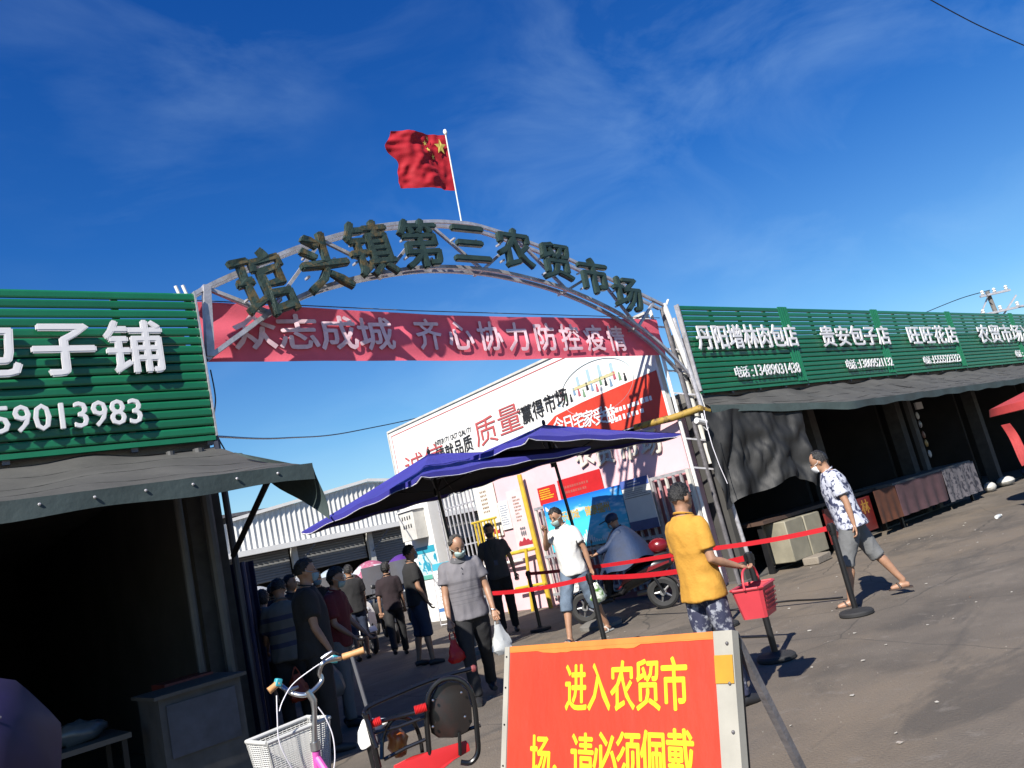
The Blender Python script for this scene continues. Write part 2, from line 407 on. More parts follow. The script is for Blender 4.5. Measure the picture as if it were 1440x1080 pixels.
row_y(BD[0], 'digit', '13489031438', (1063, 521), (1122, 517), ((1090, 511), (1090, 526)), 7.87, LETW, wf=.88, bold=.018, depth=.012)
row_y(BD[1], 'letter', '贵安包子店', (1164, 474), (1242, 472), ((1200, 460), (1200, 486)), 7.87, LETW, wf=.82, bold=.028, depth=.02)
row_y(BD[1], 'letter', '电话:', (1193, 513), (1207, 512), ((1200, 506), (1200, 519)), 7.87, LETW, wf=.88, bold=.018, depth=.012)
row_y(BD[1], 'digit', '13809521132', (1210, 512), (1253, 508), ((1230, 504), (1230, 516)), 7.87, LETW, wf=.88, bold=.018, depth=.012)
row_y(BD[2], 'letter', '旺旺花店', (1285, 472), (1338, 471), ((1310, 460), (1310, 484)), 7.87, LETW, wf=.8, bold=.028, depth=.02)
row_y(BD[2], 'letter', '电话:', (1301, 507), (1311, 506), ((1306, 501), (1306, 511)), 7.87, LETW, wf=.88, bold=.018, depth=.012)
row_y(BD[2], 'digit', '15555223323', (1313, 506), (1349, 503), ((1330, 499), (1330, 510)), 7.87, LETW, wf=.88, bold=.018, depth=.012)
row_y(BD[3], 'letter', '农贸市场冷冻', (1383, 470), (1457, 469), ((1410, 458), (1410, 481)), 7.87, LETW, wf=.84, bold=.028, depth=.02)
row_y(BD[3], 'letter', '电话:', (1430, 498), (1438, 497), ((1434, 493), (1434, 502)), 7.87, LETW, wf=.88, bold=.018, depth=.012)

# ================================================================== shop buildings
def shop(x0, x1, y1, label, pillars, hL=None):
    b = thing('shop_building', label, 'building')
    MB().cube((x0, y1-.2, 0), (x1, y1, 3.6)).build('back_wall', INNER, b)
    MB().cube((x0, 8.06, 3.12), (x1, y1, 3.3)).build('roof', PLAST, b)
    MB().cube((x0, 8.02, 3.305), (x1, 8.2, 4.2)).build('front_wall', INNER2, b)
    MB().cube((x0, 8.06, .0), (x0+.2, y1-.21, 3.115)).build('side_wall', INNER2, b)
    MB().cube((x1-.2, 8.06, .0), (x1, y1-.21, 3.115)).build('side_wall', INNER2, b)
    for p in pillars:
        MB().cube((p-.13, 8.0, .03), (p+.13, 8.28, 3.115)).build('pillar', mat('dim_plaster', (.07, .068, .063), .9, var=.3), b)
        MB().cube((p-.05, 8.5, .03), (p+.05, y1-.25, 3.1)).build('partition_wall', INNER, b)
    return b
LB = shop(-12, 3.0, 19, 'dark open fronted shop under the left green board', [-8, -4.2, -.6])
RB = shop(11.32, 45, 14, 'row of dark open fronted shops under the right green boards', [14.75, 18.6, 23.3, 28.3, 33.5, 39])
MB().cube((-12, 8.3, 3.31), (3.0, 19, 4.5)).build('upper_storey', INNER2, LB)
for s, (px, x) in enumerate(((330, 2.82), (300, 2.55))):
    c = MB(); c.tube([(x, 7.9, 0), (x, 7.9, 3.1)], .055 if s == 0 else .04, 10); c.build('downpipe', mat('grey_pipe', (.09, .09, .088), .5, var=.2), LB)
MB().cube((2.66, 8.0, 0), (2.99, 8.055, 3.1)).build('corner_pillar', mat('dim_plaster', (.07, .068, .063)), LB)

# ================================================================== awnings
def awning(x0, x1, label, seed, battens, outer_y=5.98, zi=3.12, zo=2.5, kink=False):
    def oy(x): return outer_y if not kink else max(outer_y, 7.86-(x-x0)*.52)
    def oz(x): return zo if not kink else max(zo, 2.93-(x-x0)*.185)
    rnd = random.Random(seed)
    a = thing('awning', label, 'awning', (0, 0, 0), group='grey cloth awnings over the shop fronts')
    L_ = x1-x0; nu = int(L_*8)
    ph = [rnd.uniform(0, 6) for _ in range(6)]
    def fn(u, v):
        x = x0+L_*u; y = 8.0+(oy(x)-8.0)*v
        z = zi+(oz(x)-zi)*v-.05*math.sin(math.pi*v)*(1+.5*math.sin(x*1.7+ph[0]))
        z += (1-v)**3*.035*math.sin(x*4.1+ph[1])*math.sin(x*1.3+ph[2])+.008*math.sin(x*9+ph[3]+v*5)+.012*math.sin(x*3+v*9+ph[4])
        return (x, y, z)
    m = MB(); m.grid(fn, nu, 14, .006); m.build('canopy', TARP, a)
    v = MB()
    def fv(u, v_):
        x = x0+L_*u; return (x, oy(x)-.012-.01*math.sin(x*7+ph[5])*v_, oz(x)+.02-.13*v_-.012*v_*math.sin(x*5.3+ph[1]))
    v.grid(fv, nu, 3, .006); v.build('valance', TARPG, a)
    s = MB()
    for k in (.25, .5, .75, .93):
        s.tube([V(*fn(i/60, k))+V(0, 0, .006) for i in range(61)], .0035, 4)
    s.build('seams', mat('dark_seam', (.035, .035, .033), .8), a)['kind'] = 'stuff'
    for k in battens:
        u = (k-x0)/L_; s = MB(); s.grid(lambda p, q: V(*fn(u+(p-.5)*.05/L_, .18+.8*q))+V(0, 0, .009), 1, 8, .003)
        s.build('batten', mat('pale_tape', (.3, .3, .29), .7), a)
    f = MB(); xs_ = [x0, x0+2.4, x1] if kink else [x0, x1]; f.tube([(x, oy(x)+.05, oz(x)-.04) for x in xs_], .02, 6); f.build('front_rail', DARKM, a)
    n = int(L_/1.3)
    for k in range(n+1):
        x = x0+.03+(L_-.06)*k/n
        f = MB(); f.bar((x, 7.98, zi-.08), (x, oy(x)+.05, oz(x)-.045), .018); f.build('rafter', DARKM, a)
    st = MB(); nriv = 0 if kink else int(L_/.33)
    for k in range(nriv):
        x = x0+.15+k*.33; st.ball((x, oy(x)-.028, oz(x)-.03), .011, 6)
    if nriv: st.build('rivets', STEEL, a)['kind'] = 'stuff'
    return a
AL = awning(-8, 3.02, 'grey cloth awning with a taped seam under the left green board', 3, [.55, -2.2])
AR = awning(11.32, 40, 'long grey cloth awning under the right green boards', 5, [], 6.62, 3.12, 2.5, True)
# drooping corner flap of the left awning
fl = MB()
def flap(u, v):
    y = 5.99+1.55*u; zt = 2.50+.62*(y-5.98)/2.02-.02
    drop = (.42*(1-u)**1.1+.02)
    return (3.03+.05*math.sin(v*3+u*4)*v+.03*v, y-.05*v*(1-u), zt-drop*v+.02*math.sin(u*9)*v)
fl.grid(flap, 14, 8, .006); fl.build('corner_flap', TARPG, AL)
p = MB(); p.tube([(2.98, 7.85, 2.0), (2.98, 6.6, 2.62)], .028); p.build('strut', DARKM, AL)
p = MB(); p.tube([(3.0, 7.86, 0), (3.0, 7.86, 3.15)], .032, 8); p.build('post', mat('blue_black_post', (.02, .024, .045), .5), AL)
# blue tarpaulin tied behind the post
q = MB(); q.grid(lambda u, v: (3.1+.38*u, 8.6+.12*math.sin(u*9)+.05*v, 1.95-1.75*v), 14, 8, .01)
tag(q.build('tarpaulin', mat('navy_tarpaulin', (.02, .022, .09), .6, var=.3, vscale=4, bump=.3, bscale=10)), 'navy tarpaulin hanging beside the left shop post', 'tarp')

# ================================================================== black tarpaulin under the right awning
def hang(u, v):
    a = V(11.08, 7.82, 2.9); b = V(12.85, 7.06, 2.65)
    x = a.x+(b.x-a.x)*u; y0 = a.y+(b.y-a.y)*u; zt = 2.9-.27*u-.05*math.sin(u*math.pi*3)**2; zb = 1.36-.16*math.exp(-((u-.0)/.12)**2)-.13*math.exp(-((u-1)/.08)**2)+.13*math.exp(-((u-.72)/.16)**2)
    amp = .05+.06*v
    return (x-.12*u*v, y0+.05+amp*1.9*mnoise.noise(V(u*4.5+v*.8, v*1.3, 3))+amp*1.2*(.4-abs(mnoise.noise(V(u*6+v*1.5, v*1.6, 8))))*1.6+amp*.6*(.3-abs(mnoise.noise(V(u*14-v*2, v*2.2, 2))))+.045*mnoise.noise(V(u*4-v*3, v*4+u*3, 1))+.02*mnoise.noise(V(u*11, v*9, 4))+.06*v*math.sin(u*5), zt+(zb-zt)*v)
q = MB(); q.grid(hang, 90, 24, .005)
TT = q.build('hanging_tarpaulin', TARPK); tag(TT, 'black tarpaulin hanging under the right awning beside the gate', 'tarp')
q = MB(); q.tube([at(990+a, b, y=7.55) for a, b in ((0, 577), (4, 600), (12, 628), (22, 655), (33, 680))], .006, 5)
tag(q.build('cord', PIPING), 'thin white cord dangling over the black tarpaulin', 'cord')
# ================================================================== arch gate
GT = thing('arch_gate', 'tubular steel entrance arch carrying large green characters over the market gate', 'gate')
topP = [(3.02, 4.76), (3.30, 4.92), (3.85, 5.18), (4.5, 5.46), (5.4, 5.75), (6.2, 5.90), (6.8, 5.95), (7.35, 5.92), (8.5, 5.66), (9.8, 5.22), (10.5, 4.97), (11.04, 4.78)]
botP = [(3.08, 4.06), (3.5, 4.34), (3.9, 4.60), (4.45, 4.86), (5.0, 5.03), (5.5, 5.14), (6.1, 5.24), (6.65, 5.27), (7.2, 5.26), (7.7, 5.21), (8.3, 5.11), (8.8, 4.99), (9.4, 4.79), (9.95, 4.55), (10.5, 4.2), (10.9, 3.86), (11.3, 3.42)]
def curve(P, n=60):
    xs = [p[0] for p in P]; P = [V(a, 0, b) for a, b in P]; out = []
    for i in range(n+1):
        t = i/n*(len(P)-1); k = min(int(t), len(P)-2); f = t-k
        p0, p1, p2, p3 = P[max(k-1, 0)], P[k], P[k+1], P[min(k+2, len(P)-1)]
        out.append(.5*((2*p1)+(p2-p0)*f+(2*p0-5*p1+4*p2-p3)*f*f+(3*p1-p0-3*p2+p3)*f**3))
    return out
TC, BC = curve(topP), curve(botP)
def zof(Cv, x):
    for a, b in zip(Cv, Cv[1:]):
        if a.x <= x <= b.x: return a.z+(b.z-a.z)*(x-a.x)/(b.x-a.x)
    return Cv[-1].z
for dy in (8.0, 8.14):
    m = MB(); m.tube([p+V(0, dy, 0) for p in TC], .022, square=True); m.build('top_chord', STEEL, GT)
    m = MB(); m.tube([p+V(0, dy, 0) for p in BC], .024, square=True); m.build('bottom_chord', STEEL, GT)
web = [3.2, 3.85, 4.7, 5.55, 6.35, 7.15, 7.95, 8.75, 9.5, 10.2, 10.8]
for i, x in enumerate(web):
    for dy in (8.0,):
        x2 = web[min(i+1, len(web)-1)]
        if i % 2 == 0: a, b = V(x, dy+.02, zof(TC, x)), V(x2, dy+.02, zof(BC, x2))
        else: a, b = V(x, dy+.02, zof(BC, x)), V(x2, dy+.02, zof(TC, x2))
        if x2 != x: MB().bar(a, b, .02).build('brace', STEEL, GT)
for x in web[1::2]:
    MB().bar((x, 8.03, zof(BC, x)), (x, 8.23, zof(BC, x)), .018).build('cross_bar', STEEL, GT)
    MB().bar((x, 8.03, zof(TC, x)), (x, 8.23, zof(TC, x)), .018).build('cross_bar', STEEL, GT)
MB().bar((3.2, 8.0, 4.88), (3.12, 8.0, 4.08), .04).build('end_post', STEEL, GT)
MB().bar((3.1, 8.25, 4.85), (3.1, 8.25, 3.9), .03).build('end_post', STEEL, GT)
MB().bar((3.2, 8.01, 4.86), (3.9, 8.01, 4.58), .02).build('brace', STEEL, GT)
p = MB(); p.tube([(3.09, 8.12, 0), (3.09, 8.12, 4.3)], .03, 8); p.build('left_post', mat('blue_pole', (.03, .05, .11), .5), GT)
# right tower
tw = [((11.02, 8.0, 4.82), (11.42, 8.0, 2.5), .045, WHITEP), ((11.12, 8.14, 4.8), (11.2, 8.14, 0), .04, STEELD), ((11.16, 7.98, 4.55), (11.4, 7.95, 0), .035, STEEL), ((10.98, 8.28, 4.8), (11.0, 8.3, 0), .03, WHITEP), ((11.26, 8.2, 4.3), (11.28, 8.1, 2.0), .05, OFFW)]
for a, b, r, mm in tw:
    m = MB(); m.tube([a, b], r, 10); m.build('tower_leg', mm, GT)
for z in (4.5, 4.1, 3.7, 3.3, 2.9, 2.5, 2.0):
    MB().bar((11.0, 8.27, z), (11.27, 8.02, z-.12), .014).build('rung', STEEL, GT)
m = MB(); m.tube([(11.04, 8.0, 4.75), (11.2, 8.02, 4.9)], .02); m.build('lamp_arm', WHITEP, GT)
# characters
CH = mat('faded_green_metal', (.05, .085, .068), .4, .3, var=.3, vscale=5, bump=.15)
CHP = mat('peeling_green_metal', (.045, .075, .058), .5, .2, col2=(.15, .115, .05), thr=(.52, .6), vscale=7, bump=.8, bscale=12)
chars = '琯头镇第三农贸市场'
pxs = ((372, 402), (455, 372), (520, 353), (590, 346), (659, 345), (722, 352), (780, 370), (833, 391), (881, 416))
rots = (16, 9, 9, 6, 0, -2, -3, -3, -2); hs_ = (.72, .68, .67, .62, .58, .56, .55, .54, .54)
for i, ch in enumerate(chars):
    c = at(*pxs[i], y=7.86); m = MB()
    rough = None
    if i < 2:
        def rough(p, k=i): return p+Vector((mnoise.noise(p*6+Vector((k*9, 0, 0))), 1.2*mnoise.noise(p*5), mnoise.noise(p*7+Vector((0, 5, 0)))))*.024
    letter(m, ch, c, .56, hs_[i], UX, UZ, NYn, .05, .07, rot=R(rots[i]), warp=rough)
    m.build('character', CHP if i < 3 else CH, GT, smooth=False)
    for s in (-.2, .18):
        k = MB(); k.bar(c+V(s, .02, .1), c+V(s, .12, .1), .012); k.build('bracket', STEEL, GT); k = MB(); k.bar(c+V(s, .02, -.15), c+V(s, .12, -.15), .012); k.build('bracket', STEEL, GT)

# flag
FL = thing('flag_on_pole', 'red flag with five yellow stars flying from a thin leaning pole above the arch', 'flag', (0, 0, 0))
pa, pb = at(650, 318, y=8.1), at(626, 186, y=8.1)
m = MB(); m.tube([pa, pb], .011, 8); m.build('pole', mat('pale_pole', (.6, .66, .66), .4), FL)
m = MB(); m.ball(pb, (.03, .03, .05), 10); m.build('finial', WHITEP, FL)
ft, fb = at(628, 190, y=8.1), at(641, 268, y=8.1); fo, fob = at(550, 184, y=8.1), at(566, 262, y=8.1)
def flagp(u, v):
    h = ft.lerp(fb, v); o = fo.lerp(fob, v)
    bulge = -.16*math.exp(-((v-.3)/.16)**2)+.06*math.exp(-((v-.55)/.12)**2)
    p = h.lerp(o, u)+V(bulge*u**4*.9, 0, 0)
    w_ = min(1, u*2.2)
    p.y += .05*w_*math.sin(u*6+v*1.5+.4)+.022*w_*mnoise.noise(V(u*4-v*3, v*3, 2))*2+.016*mnoise.noise(V(u*6+v*6, v*8-u*5, 5))*min(1, u*6)*2
    p.z += .05*u*(1-u)*(-1 if v > .5 else 1)*.4
    return p
m = MB(); m.grid(flagp, 60, 40, .003); m.build('cloth', cloth_translucent('red_flag_cloth', (.62, .008, .025), .25), FL)
def star(cu, cv, r, rot):
    poly = []
    for k in range(10):
        a = math.pi/2+rot+k*math.pi/5; rr = r if k % 2 == 0 else r*.42
        poly.append((cu-rr*math.cos(a)*.72, cv-rr*math.sin(a)))
    m = MB(); c = flagp(cu, cv); off = V(0, -.03, 0)
    vs = [c+off]+[flagp(a, b)+off for a, b in poly]; m.add(vs, [(0, k+1, (k+1) % 10+1) for k in range(10)])
    m.add([q+V(0, .004, 0) for q in vs], [(0, (k+1) % 10+1, k+1) for k in range(10)])
    m.build('star', mat('yellow_star', (.78, .62, .12), .6), FL, smooth=False)
star(.17, .24, .15, 0)
for cu, cv, r_ in ((.38, .1, .3), (.45, .2, .1), (.43, .33, -.2), (.33, .43, .2)): star(cu, cv, .052, r_)

# ================================================================== banner
def ban(x, z):
    u = (x-3.15)/(11.05-3.15)
    y = 8.23+.02*math.sin(x*1.3+z*1.2)+.006*math.sin(x*5+1)+.010*math.sin(z*15+x*.5)
    return y
BM = cloth_translucent('red_banner_cloth', (1.15, .19, .28), .14, var=.1)
BN = thing('cloth_banner', 'long red cloth banner with faded white characters strung under the arch', 'banner')
def banf(u, v):
    x = 3.14+(11.02-3.14)*u
    zt = 4.78-.16*u-.05*math.sin(math.pi*u); zb = 4.1-.13*u-.03*math.sin(math.pi*u)
    z = zt+(zb-zt)*v; return (x, ban(x, z), z)
m = MB(); m.grid(banf, 160, 22, .003); m.build('cloth', BM, BN)
BLT = mat('faded_white_print', (.9, .62, .68), .7, var=.2)
def warpb(p): return V(p.x, ban(p.x, p.z)-.03+(p.y-8.3)*.3, p.z)
for s, xs, xe, wd in (('众志成城', 353, 523, .45), ('齐心协力防控疫情', 598, 860, .37)):
    a, b = at(xs, 471 if xs < 500 else 474, y=8.3), at(xe, 474 if xe < 600 else 480, y=8.3)
    for i, ch in enumerate(s):
        c = a.lerp(b, i/(len(s)-1)); m = MB(); letter(m, ch, V(c.x, 8.3, c.z), wd, .4, UX, UZ, NYn, .03, .008, warp=warpb)
        m.build('letter', BLT, BN, smooth=False)
m = MB(); m.tube([(3.1, 8.22, 4.8), (6, 8.24, 4.72), (11.1, 8.22, 4.64)], .007, 5); m.build('rope', STEELD, BN)

# ================================================================== side wall with its billboards
SW = thing('side_wall', 'long painted wall running into the market on the right of the gate', 'wall')
MB().cube((11.06, 8.4, 0), (11.3, 14.4, 2.9)).build('masonry', PINK, SW)
MB().cube((11.045, 8.4, .0), (11.055, 12.1, 1.95)).build('lower_panel', PINKD, SW)
# upper billboard
BB = thing('billboard', 'long white billboard with black and red slogans above the side wall', 'billboard')
X = 11.0
MB().cube((X, 8.45, 2.95), (X+.12, 17.3, 4.78)).build('panel', WHITEP, BB)
rl = mat('thin_red_border', (.55, .08, .09), .6)
b = MB(); b.cube((X-.006, 8.5, 4.66), (X-.001, 17.2, 4.68)); b.cube((X-.006, 17.18, 3.0), (X-.001, 17.2, 4.655)); b.build('border_line', rl, BB)
fr = MB(); fr.cube((X-.03, 8.42, 4.782), (X+.13, 17.33, 4.83)); fr.cube((X-.03, 17.302, 2.94), (X+.13, 17.34, 4.78)); fr.build('frame', OFFW, BB)
for y in (15.6, 13.0, 10.6): MB().cube((X-.004, y, 2.96), (X-.001, y+.012, 4.65)).build('panel_seam', mat('panel_seam', (.5, .49, .47), .6), BB)
# red band with a slanting top edge
m = MB(); m.prism([(12.9, 2.97), (8.5, 2.97), (8.5, 3.78), (10.4, 3.72), (11.2, 3.66)], lambda u, v, d: (X-d, u, v), .004, .012); m.build('red_band', REDV, BB, smooth=False)
redl = mat('brick_red_print', (.55, .1, .1), .6)
def rx(s, pa, pb, hp, m_, nm='lettering', wf=.92, bold=.03, x=None, single=True):
    x = x or X-.012; a, b2 = at(*pa, x=x), at(*pb, x=x); h = abs(at(*hp[0], x=x).z-at(*hp[1], x=x).z)
    return row_x(BB, nm, s, a.y, b2.y, a.z, h, x, m_, b2.z, wf, bold, single=single)
rx('诚信', (583, 655), (611, 642), ((597, 630), (600, 662)), redl, 'large_character', .82, .012, single=False)
rx('铸就品质', (620, 640), (658, 624), ((640, 617), (642, 638)), BLACKC, 'large_character', .82, .018, single=False)
rx('质量', (683, 607), (716, 590), ((698, 580), (702, 617)), redl, 'large_character', .82, .012, single=False)
rx('赢得市场', (741, 583), (790, 560), ((764, 560), (768, 584)), BLACKC, 'large_character', .82, .0185, single=False)
rx('INTEGRITY CAST QUALITY', (612, 624), (661, 604), ((635, 611), (636, 618)), BLACKC, 'lettering', .8, .0)
rx('QUALITY WINS THE MARKET', (729, 578), (795, 551), ((760, 561), (761, 569)), BLACKC, 'lettering', .8, .0)
rx('今日宅家受益', (786, 598), (858, 582), ((838, 578), (841, 600)), LETW, 'band_character', .92, .03, x=X-.02, single=False)
m = MB(); rk_ = random.Random(21)
for z_, ya, yb in ((3.36, 9.95, 8.75), (3.2, 9.8, 9.0)):
    y_ = ya
    while y_ > yb: w__ = rk_.uniform(.05, .085); m.cube((X-.016, y_-w__, z_-.05), (X-.0125, y_, z_+rk_.uniform(.02, .05))); y_ -= .105
m.build('text_line', LETW, BB, smooth=False)['kind'] = 'stuff'
# illustration: striped shop front in a circle, with small figures
cc = at(838, 545, x=X); il = MB()
ring = [V(X-.008, cc.y+.95*math.cos(a), cc.z+.5*math.sin(a)) for a in [2*math.pi*k/48 for k in range(49)]]
il.tube(ring, .008, 4); il.build('circle_print', mat('pale_blue_print', (.38, .5, .55), .6), BB)
for k in range(7):
    y = cc.y+.45-.15*k
    MB().cube((X-.007, y-.072, cc.z+.16), (X-.003, y+.002, cc.z+.42-.03*abs(k-3))).build('stripe_print', mat('pale_blue_print2', (.42, .6, .68), .6) if k % 2 == 0 else WHITEP, BB)
MB().cube((X-.008, cc.y-.55, cc.z+.1), (X-.003, cc.y+.6, cc.z+.155)).build('shelf_print', mat('pale_yellow_print', (.66, .6, .32), .6), BB)
rd = random.Random(4)
for k in range(16):
    y = cc.y-.75+k*.12; z = 3.8+.05*(k % 3); mm = (BLACKC, mat('print_green', (.2, .34, .2), .6), mat('print_rose', (.5, .12, .15), .6), mat('print_blue', (.22, .35, .5), .6))[k % 4]
    m = MB(); m.ball((X-.006, y, z+.13), (.004, .022, .028), 8); m.loft([[V(X-.008+e, y+a, z+b_) for a, b_ in ((-.035, 0), (.035, 0), (.022, .1), (-.022, .1))] for e in (0, .006)]); m.build('figure_print', mm, BB, smooth=False)
# white raised characters, some broken, on the pink sheet below
for i, (ch, px) in enumerate((('农', 822), ('贸', 850), ('市', 884), ('场', 915))):
    c = at(px, (640, 637, 630, 622)[i], x=11.03); m = MB(); letter(m, ch, c, .42, .42, UYn, UZ, NX, .04, .03); m.build('raised_character', mat('cream_acrylic', (.62, .58, .5), .5, var=.15), SW, smooth=False)

def board_x(name, label, cat, y0, y1, z0, z1, m, x, th=.02, group=None):
    t = thing(name, label, cat, group=group); MB().cube((x-th, min(y0, y1), z0), (x, max(y0, y1), z1)).build('panel', m, t); return t
rnd = random.Random(11)
def text_lines(t, y0, y1, z0, z1, n, x, m, ragged=.3, name='text_line'):
    b = MB()
    for k in range(n):
        z = z1-(z1-z0)*(k+.5)/n; e = y1+(y0-y1)*rnd.random()*ragged; h = (z1-z0)/n*.5
        y = y0; s = 1 if y1 > y0 else -1
        while (e-y)*s > 0:
            wd = h*rnd.uniform(.7, 1.1); b.cube((x-.002, min(y, y+s*wd), z-h/2), (x, max(y, y+s*wd), z+h/2)); y += s*h*1.35
    if b.v: b.build(name, m, t, smooth=False)['kind'] = 'stuff'
# steel bar gate leaf folded against the wall
GL = thing('bar_gate_leaf', 'grey steel bar gate leaf folded back against the pink wall behind the posters', 'gate')
for z in (.25, 1.0, 1.98): m = MB(); m.bar((10.93, 8.35, z), (10.93, 12.35, z), .028); m.build('rail', STEEL, GL)
k = 0; y = 8.35
while y < 12.4:
    m = MB(); m.bar((10.93, y, .12), (10.93, y, 2.0), .02 if k % 5 else .032); m.build('bar', STEEL if k % 3 else OFFW, GL); y += .165; k += 1
BP = board_x('blue_poster_board', 'wide blue poster of sea and skyline with gold characters on the bar gate', 'poster', 12.0, 9.86, 1.06, 2.03, None, 10.88)
pm = bpy.data.materials.new('blue_sea_print'); pm.use_nodes = True; t = pm.node_tree; bb = t.nodes['Principled BSDF']; bb.inputs['Roughness'].default_value = .35
co = t.nodes.new('ShaderNodeTexCoord'); sx = t.nodes.new('ShaderNodeSeparateXYZ'); t.links.new(co.outputs['Object'], sx.inputs[0])
mr = t.nodes.new('ShaderNodeMapRange'); mr.inputs[1].default_value = 1.06; mr.inputs[2].default_value = 2.03; t.links.new(sx.outputs['Z'], mr.inputs[0])
cr = t.nodes.new('ShaderNodeValToRGB'); t.links.new(mr.outputs[0], cr.inputs[0])
el = cr.color_ramp.elements; el[0].color = (.04, .42, .5, 1); el[1].color = (.008, .11, .46, 1); e = el.new(.45); e.color = (.06, .5, .75, 1)
nz = t.nodes.new('ShaderNodeTexNoise'); nz.inputs['Scale'].default_value = 4; nz.inputs['Detail'].default_value = 8
mp = t.nodes.new('ShaderNodeMapping'); mp.inputs['Scale'].default_value = (1, .6, 1.8); t.links.new(co.outputs['Object'], mp.inputs[0]); t.links.new(mp.outputs[0], nz.inputs[0])
m2 = t.nodes.new('ShaderNodeMapRange'); m2.inputs[1].default_value = .58; m2.inputs[2].default_value = .75; t.links.new(nz.outputs[0], m2.inputs[0])
mi = t.nodes.new('ShaderNodeMix'); mi.data_type = 'RGBA'; t.links.new(m2.outputs[0], mi.inputs[0]); t.links.new(cr.outputs[0], mi.inputs[6]); mi.inputs[7].default_value = (.55, .75, .85, 1); t.links.new(mi.outputs[2], bb.inputs[0])
BP.children[0].data.materials.clear(); BP.children[0].data.materials.append(pm)
m = MB()
for i, ch in enumerate('共乐同城 健康福州'):
    if ch != ' ': letter(m, ch, V(10.86, 11.62-i*.165, 1.70), .145, .17, UYn, UZ, NX, .04, .004)
m.build('gold_lettering', mat('gold_print', (.75, .5, .1), .5), BP, smooth=False)
m = MB(); rk = random.Random(2)
for k in range(26):
    y = 11.8-k*.055; h = .03+.12*rk.random()**2+.1*math.exp(-((k-15)/3)**2); m.cube((10.856, y-.03, 1.12), (10.859, y, 1.12+h))
m.build('skyline_print', mat('white_print', (.75, .8, .8), .5), BP, smooth=False)
m = MB()
for k in range(5): m.ball((10.857, 11.93-.02*k, 1.92-.012*k), (.003, .022, .05-.008*k), 6)
m.build('logo_print', LETW, BP)
QB = board_x('notice_board', 'white notice with blue header and footer at the right of the sea poster', 'sign', 9.83, 9.17, 1.16, 2.07, WHITEP, 10.87)
bl = mat('slate_blue_print', (.1, .16, .5), .45)
MB().cube((10.842, 9.17, 1.93), (10.849, 9.83, 2.07)).build('header', bl, QB); MB().cube((10.842, 9.17, 1.16), (10.849, 9.83, 1.33)).build('footer', mat('dull_blue_print', (.12, .14, .3), .5), QB)
MB().cube((10.843, 9.2, 1.745), (10.849, 9.8, 1.752)).build('rule', BLACKC, QB)
text_lines(QB, 9.78, 9.25, 1.77, 1.9, 4, 10.848, mat('grey_print', (.4, .4, .42), .6))
text_lines(QB, 9.66, 9.34, 1.95, 2.04, 2, 10.84, LETW)
for nm, lb, pa, pb in (('red_notice', 'small red notice with yellow lines left of the wider red notice', (754, 683), (790, 702)), ('red_notice', 'wide plain red notice pasted above the sea poster', (794, 680), (853, 686))):
    pass
r1 = board_x('notice_sheet', 'small red notice sheet with yellow lines, pasted beside the pole of the far umbrella', 'notice', 12.25, 11.72, 2.02, 2.38, RED, 11.04, .01)
text_lines(r1, 12.2, 11.78, 2.12, 2.34, 5, 11.028, YELLOWL)
r2 = board_x('notice_sheet', 'wide red notice sheet pasted just above the sea poster', 'notice', 11.62, 10.42, 2.04, 2.42, RED, 11.04, .01)
text_lines(r2, 11.5, 10.55, 2.1, 2.3, 2, 11.028, mat('faint_red_print', (.5, .1, .08), .6))
# yellow frame and barrier
YF = thing('yellow_pipe_frame', 'yellow painted pipe frame standing at the end of the bar gate', 'frame')
for a, b, r in (((10.9, 12.5, 0), (10.9, 12.55, 2.75), .05), ((10.75, 12.9, 0), (10.8, 12.75, 1.25), .035), ((10.88, 12.5, 1.22), (10.8, 13.7, 1.2), .04), ((10.88, 12.45, .5), (10.85, 13.4, .48), .03), ((10.8, 13.7, 0), (10.8, 13.7, 1.22), .035)):
    m = MB(); m.tube([a, b], r, 10); m.build('pipe', YELP, YF)
YB = thing('yellow_barrier', 'yellow barred crowd barrier leaning by the posters', 'barrier')
for k in range(7): m = MB(); m.tube([(10.86, 14.35-.12*k+.02, 1.05), (10.86, 14.35-.12*k, 2.0)], .022, 6); m.build('bar', YELP, YB)
m = MB(); m.tube([(10.86, 14.45, 2.02), (10.86, 13.55, 2.02)], .025); m.build('top_rail', YELP, YB)
m = MB(); m.tube([(10.86, 14.45, 1.04), (10.86, 13.0, 1.04)], .03); m.build('bottom_rail', WHITEP, YB)
# retracting steel bars
SB = thing('bar_fence', 'tall grey steel bar fence between the white pillar and the posters', 'fence')
for k in range(9): m = MB(); m.tube([(10.98, 15.75-.16*k, 0), (10.98, 15.75-.16*k, 2.75)], .022, 6); m.build('bar', STEEL, SB)
for z in (.4, 1.6, 2.5): m = MB(); m.bar((10.99, 14.4, z), (10.99, 15.8, z), .018); m.build('rail', STEEL, SB)
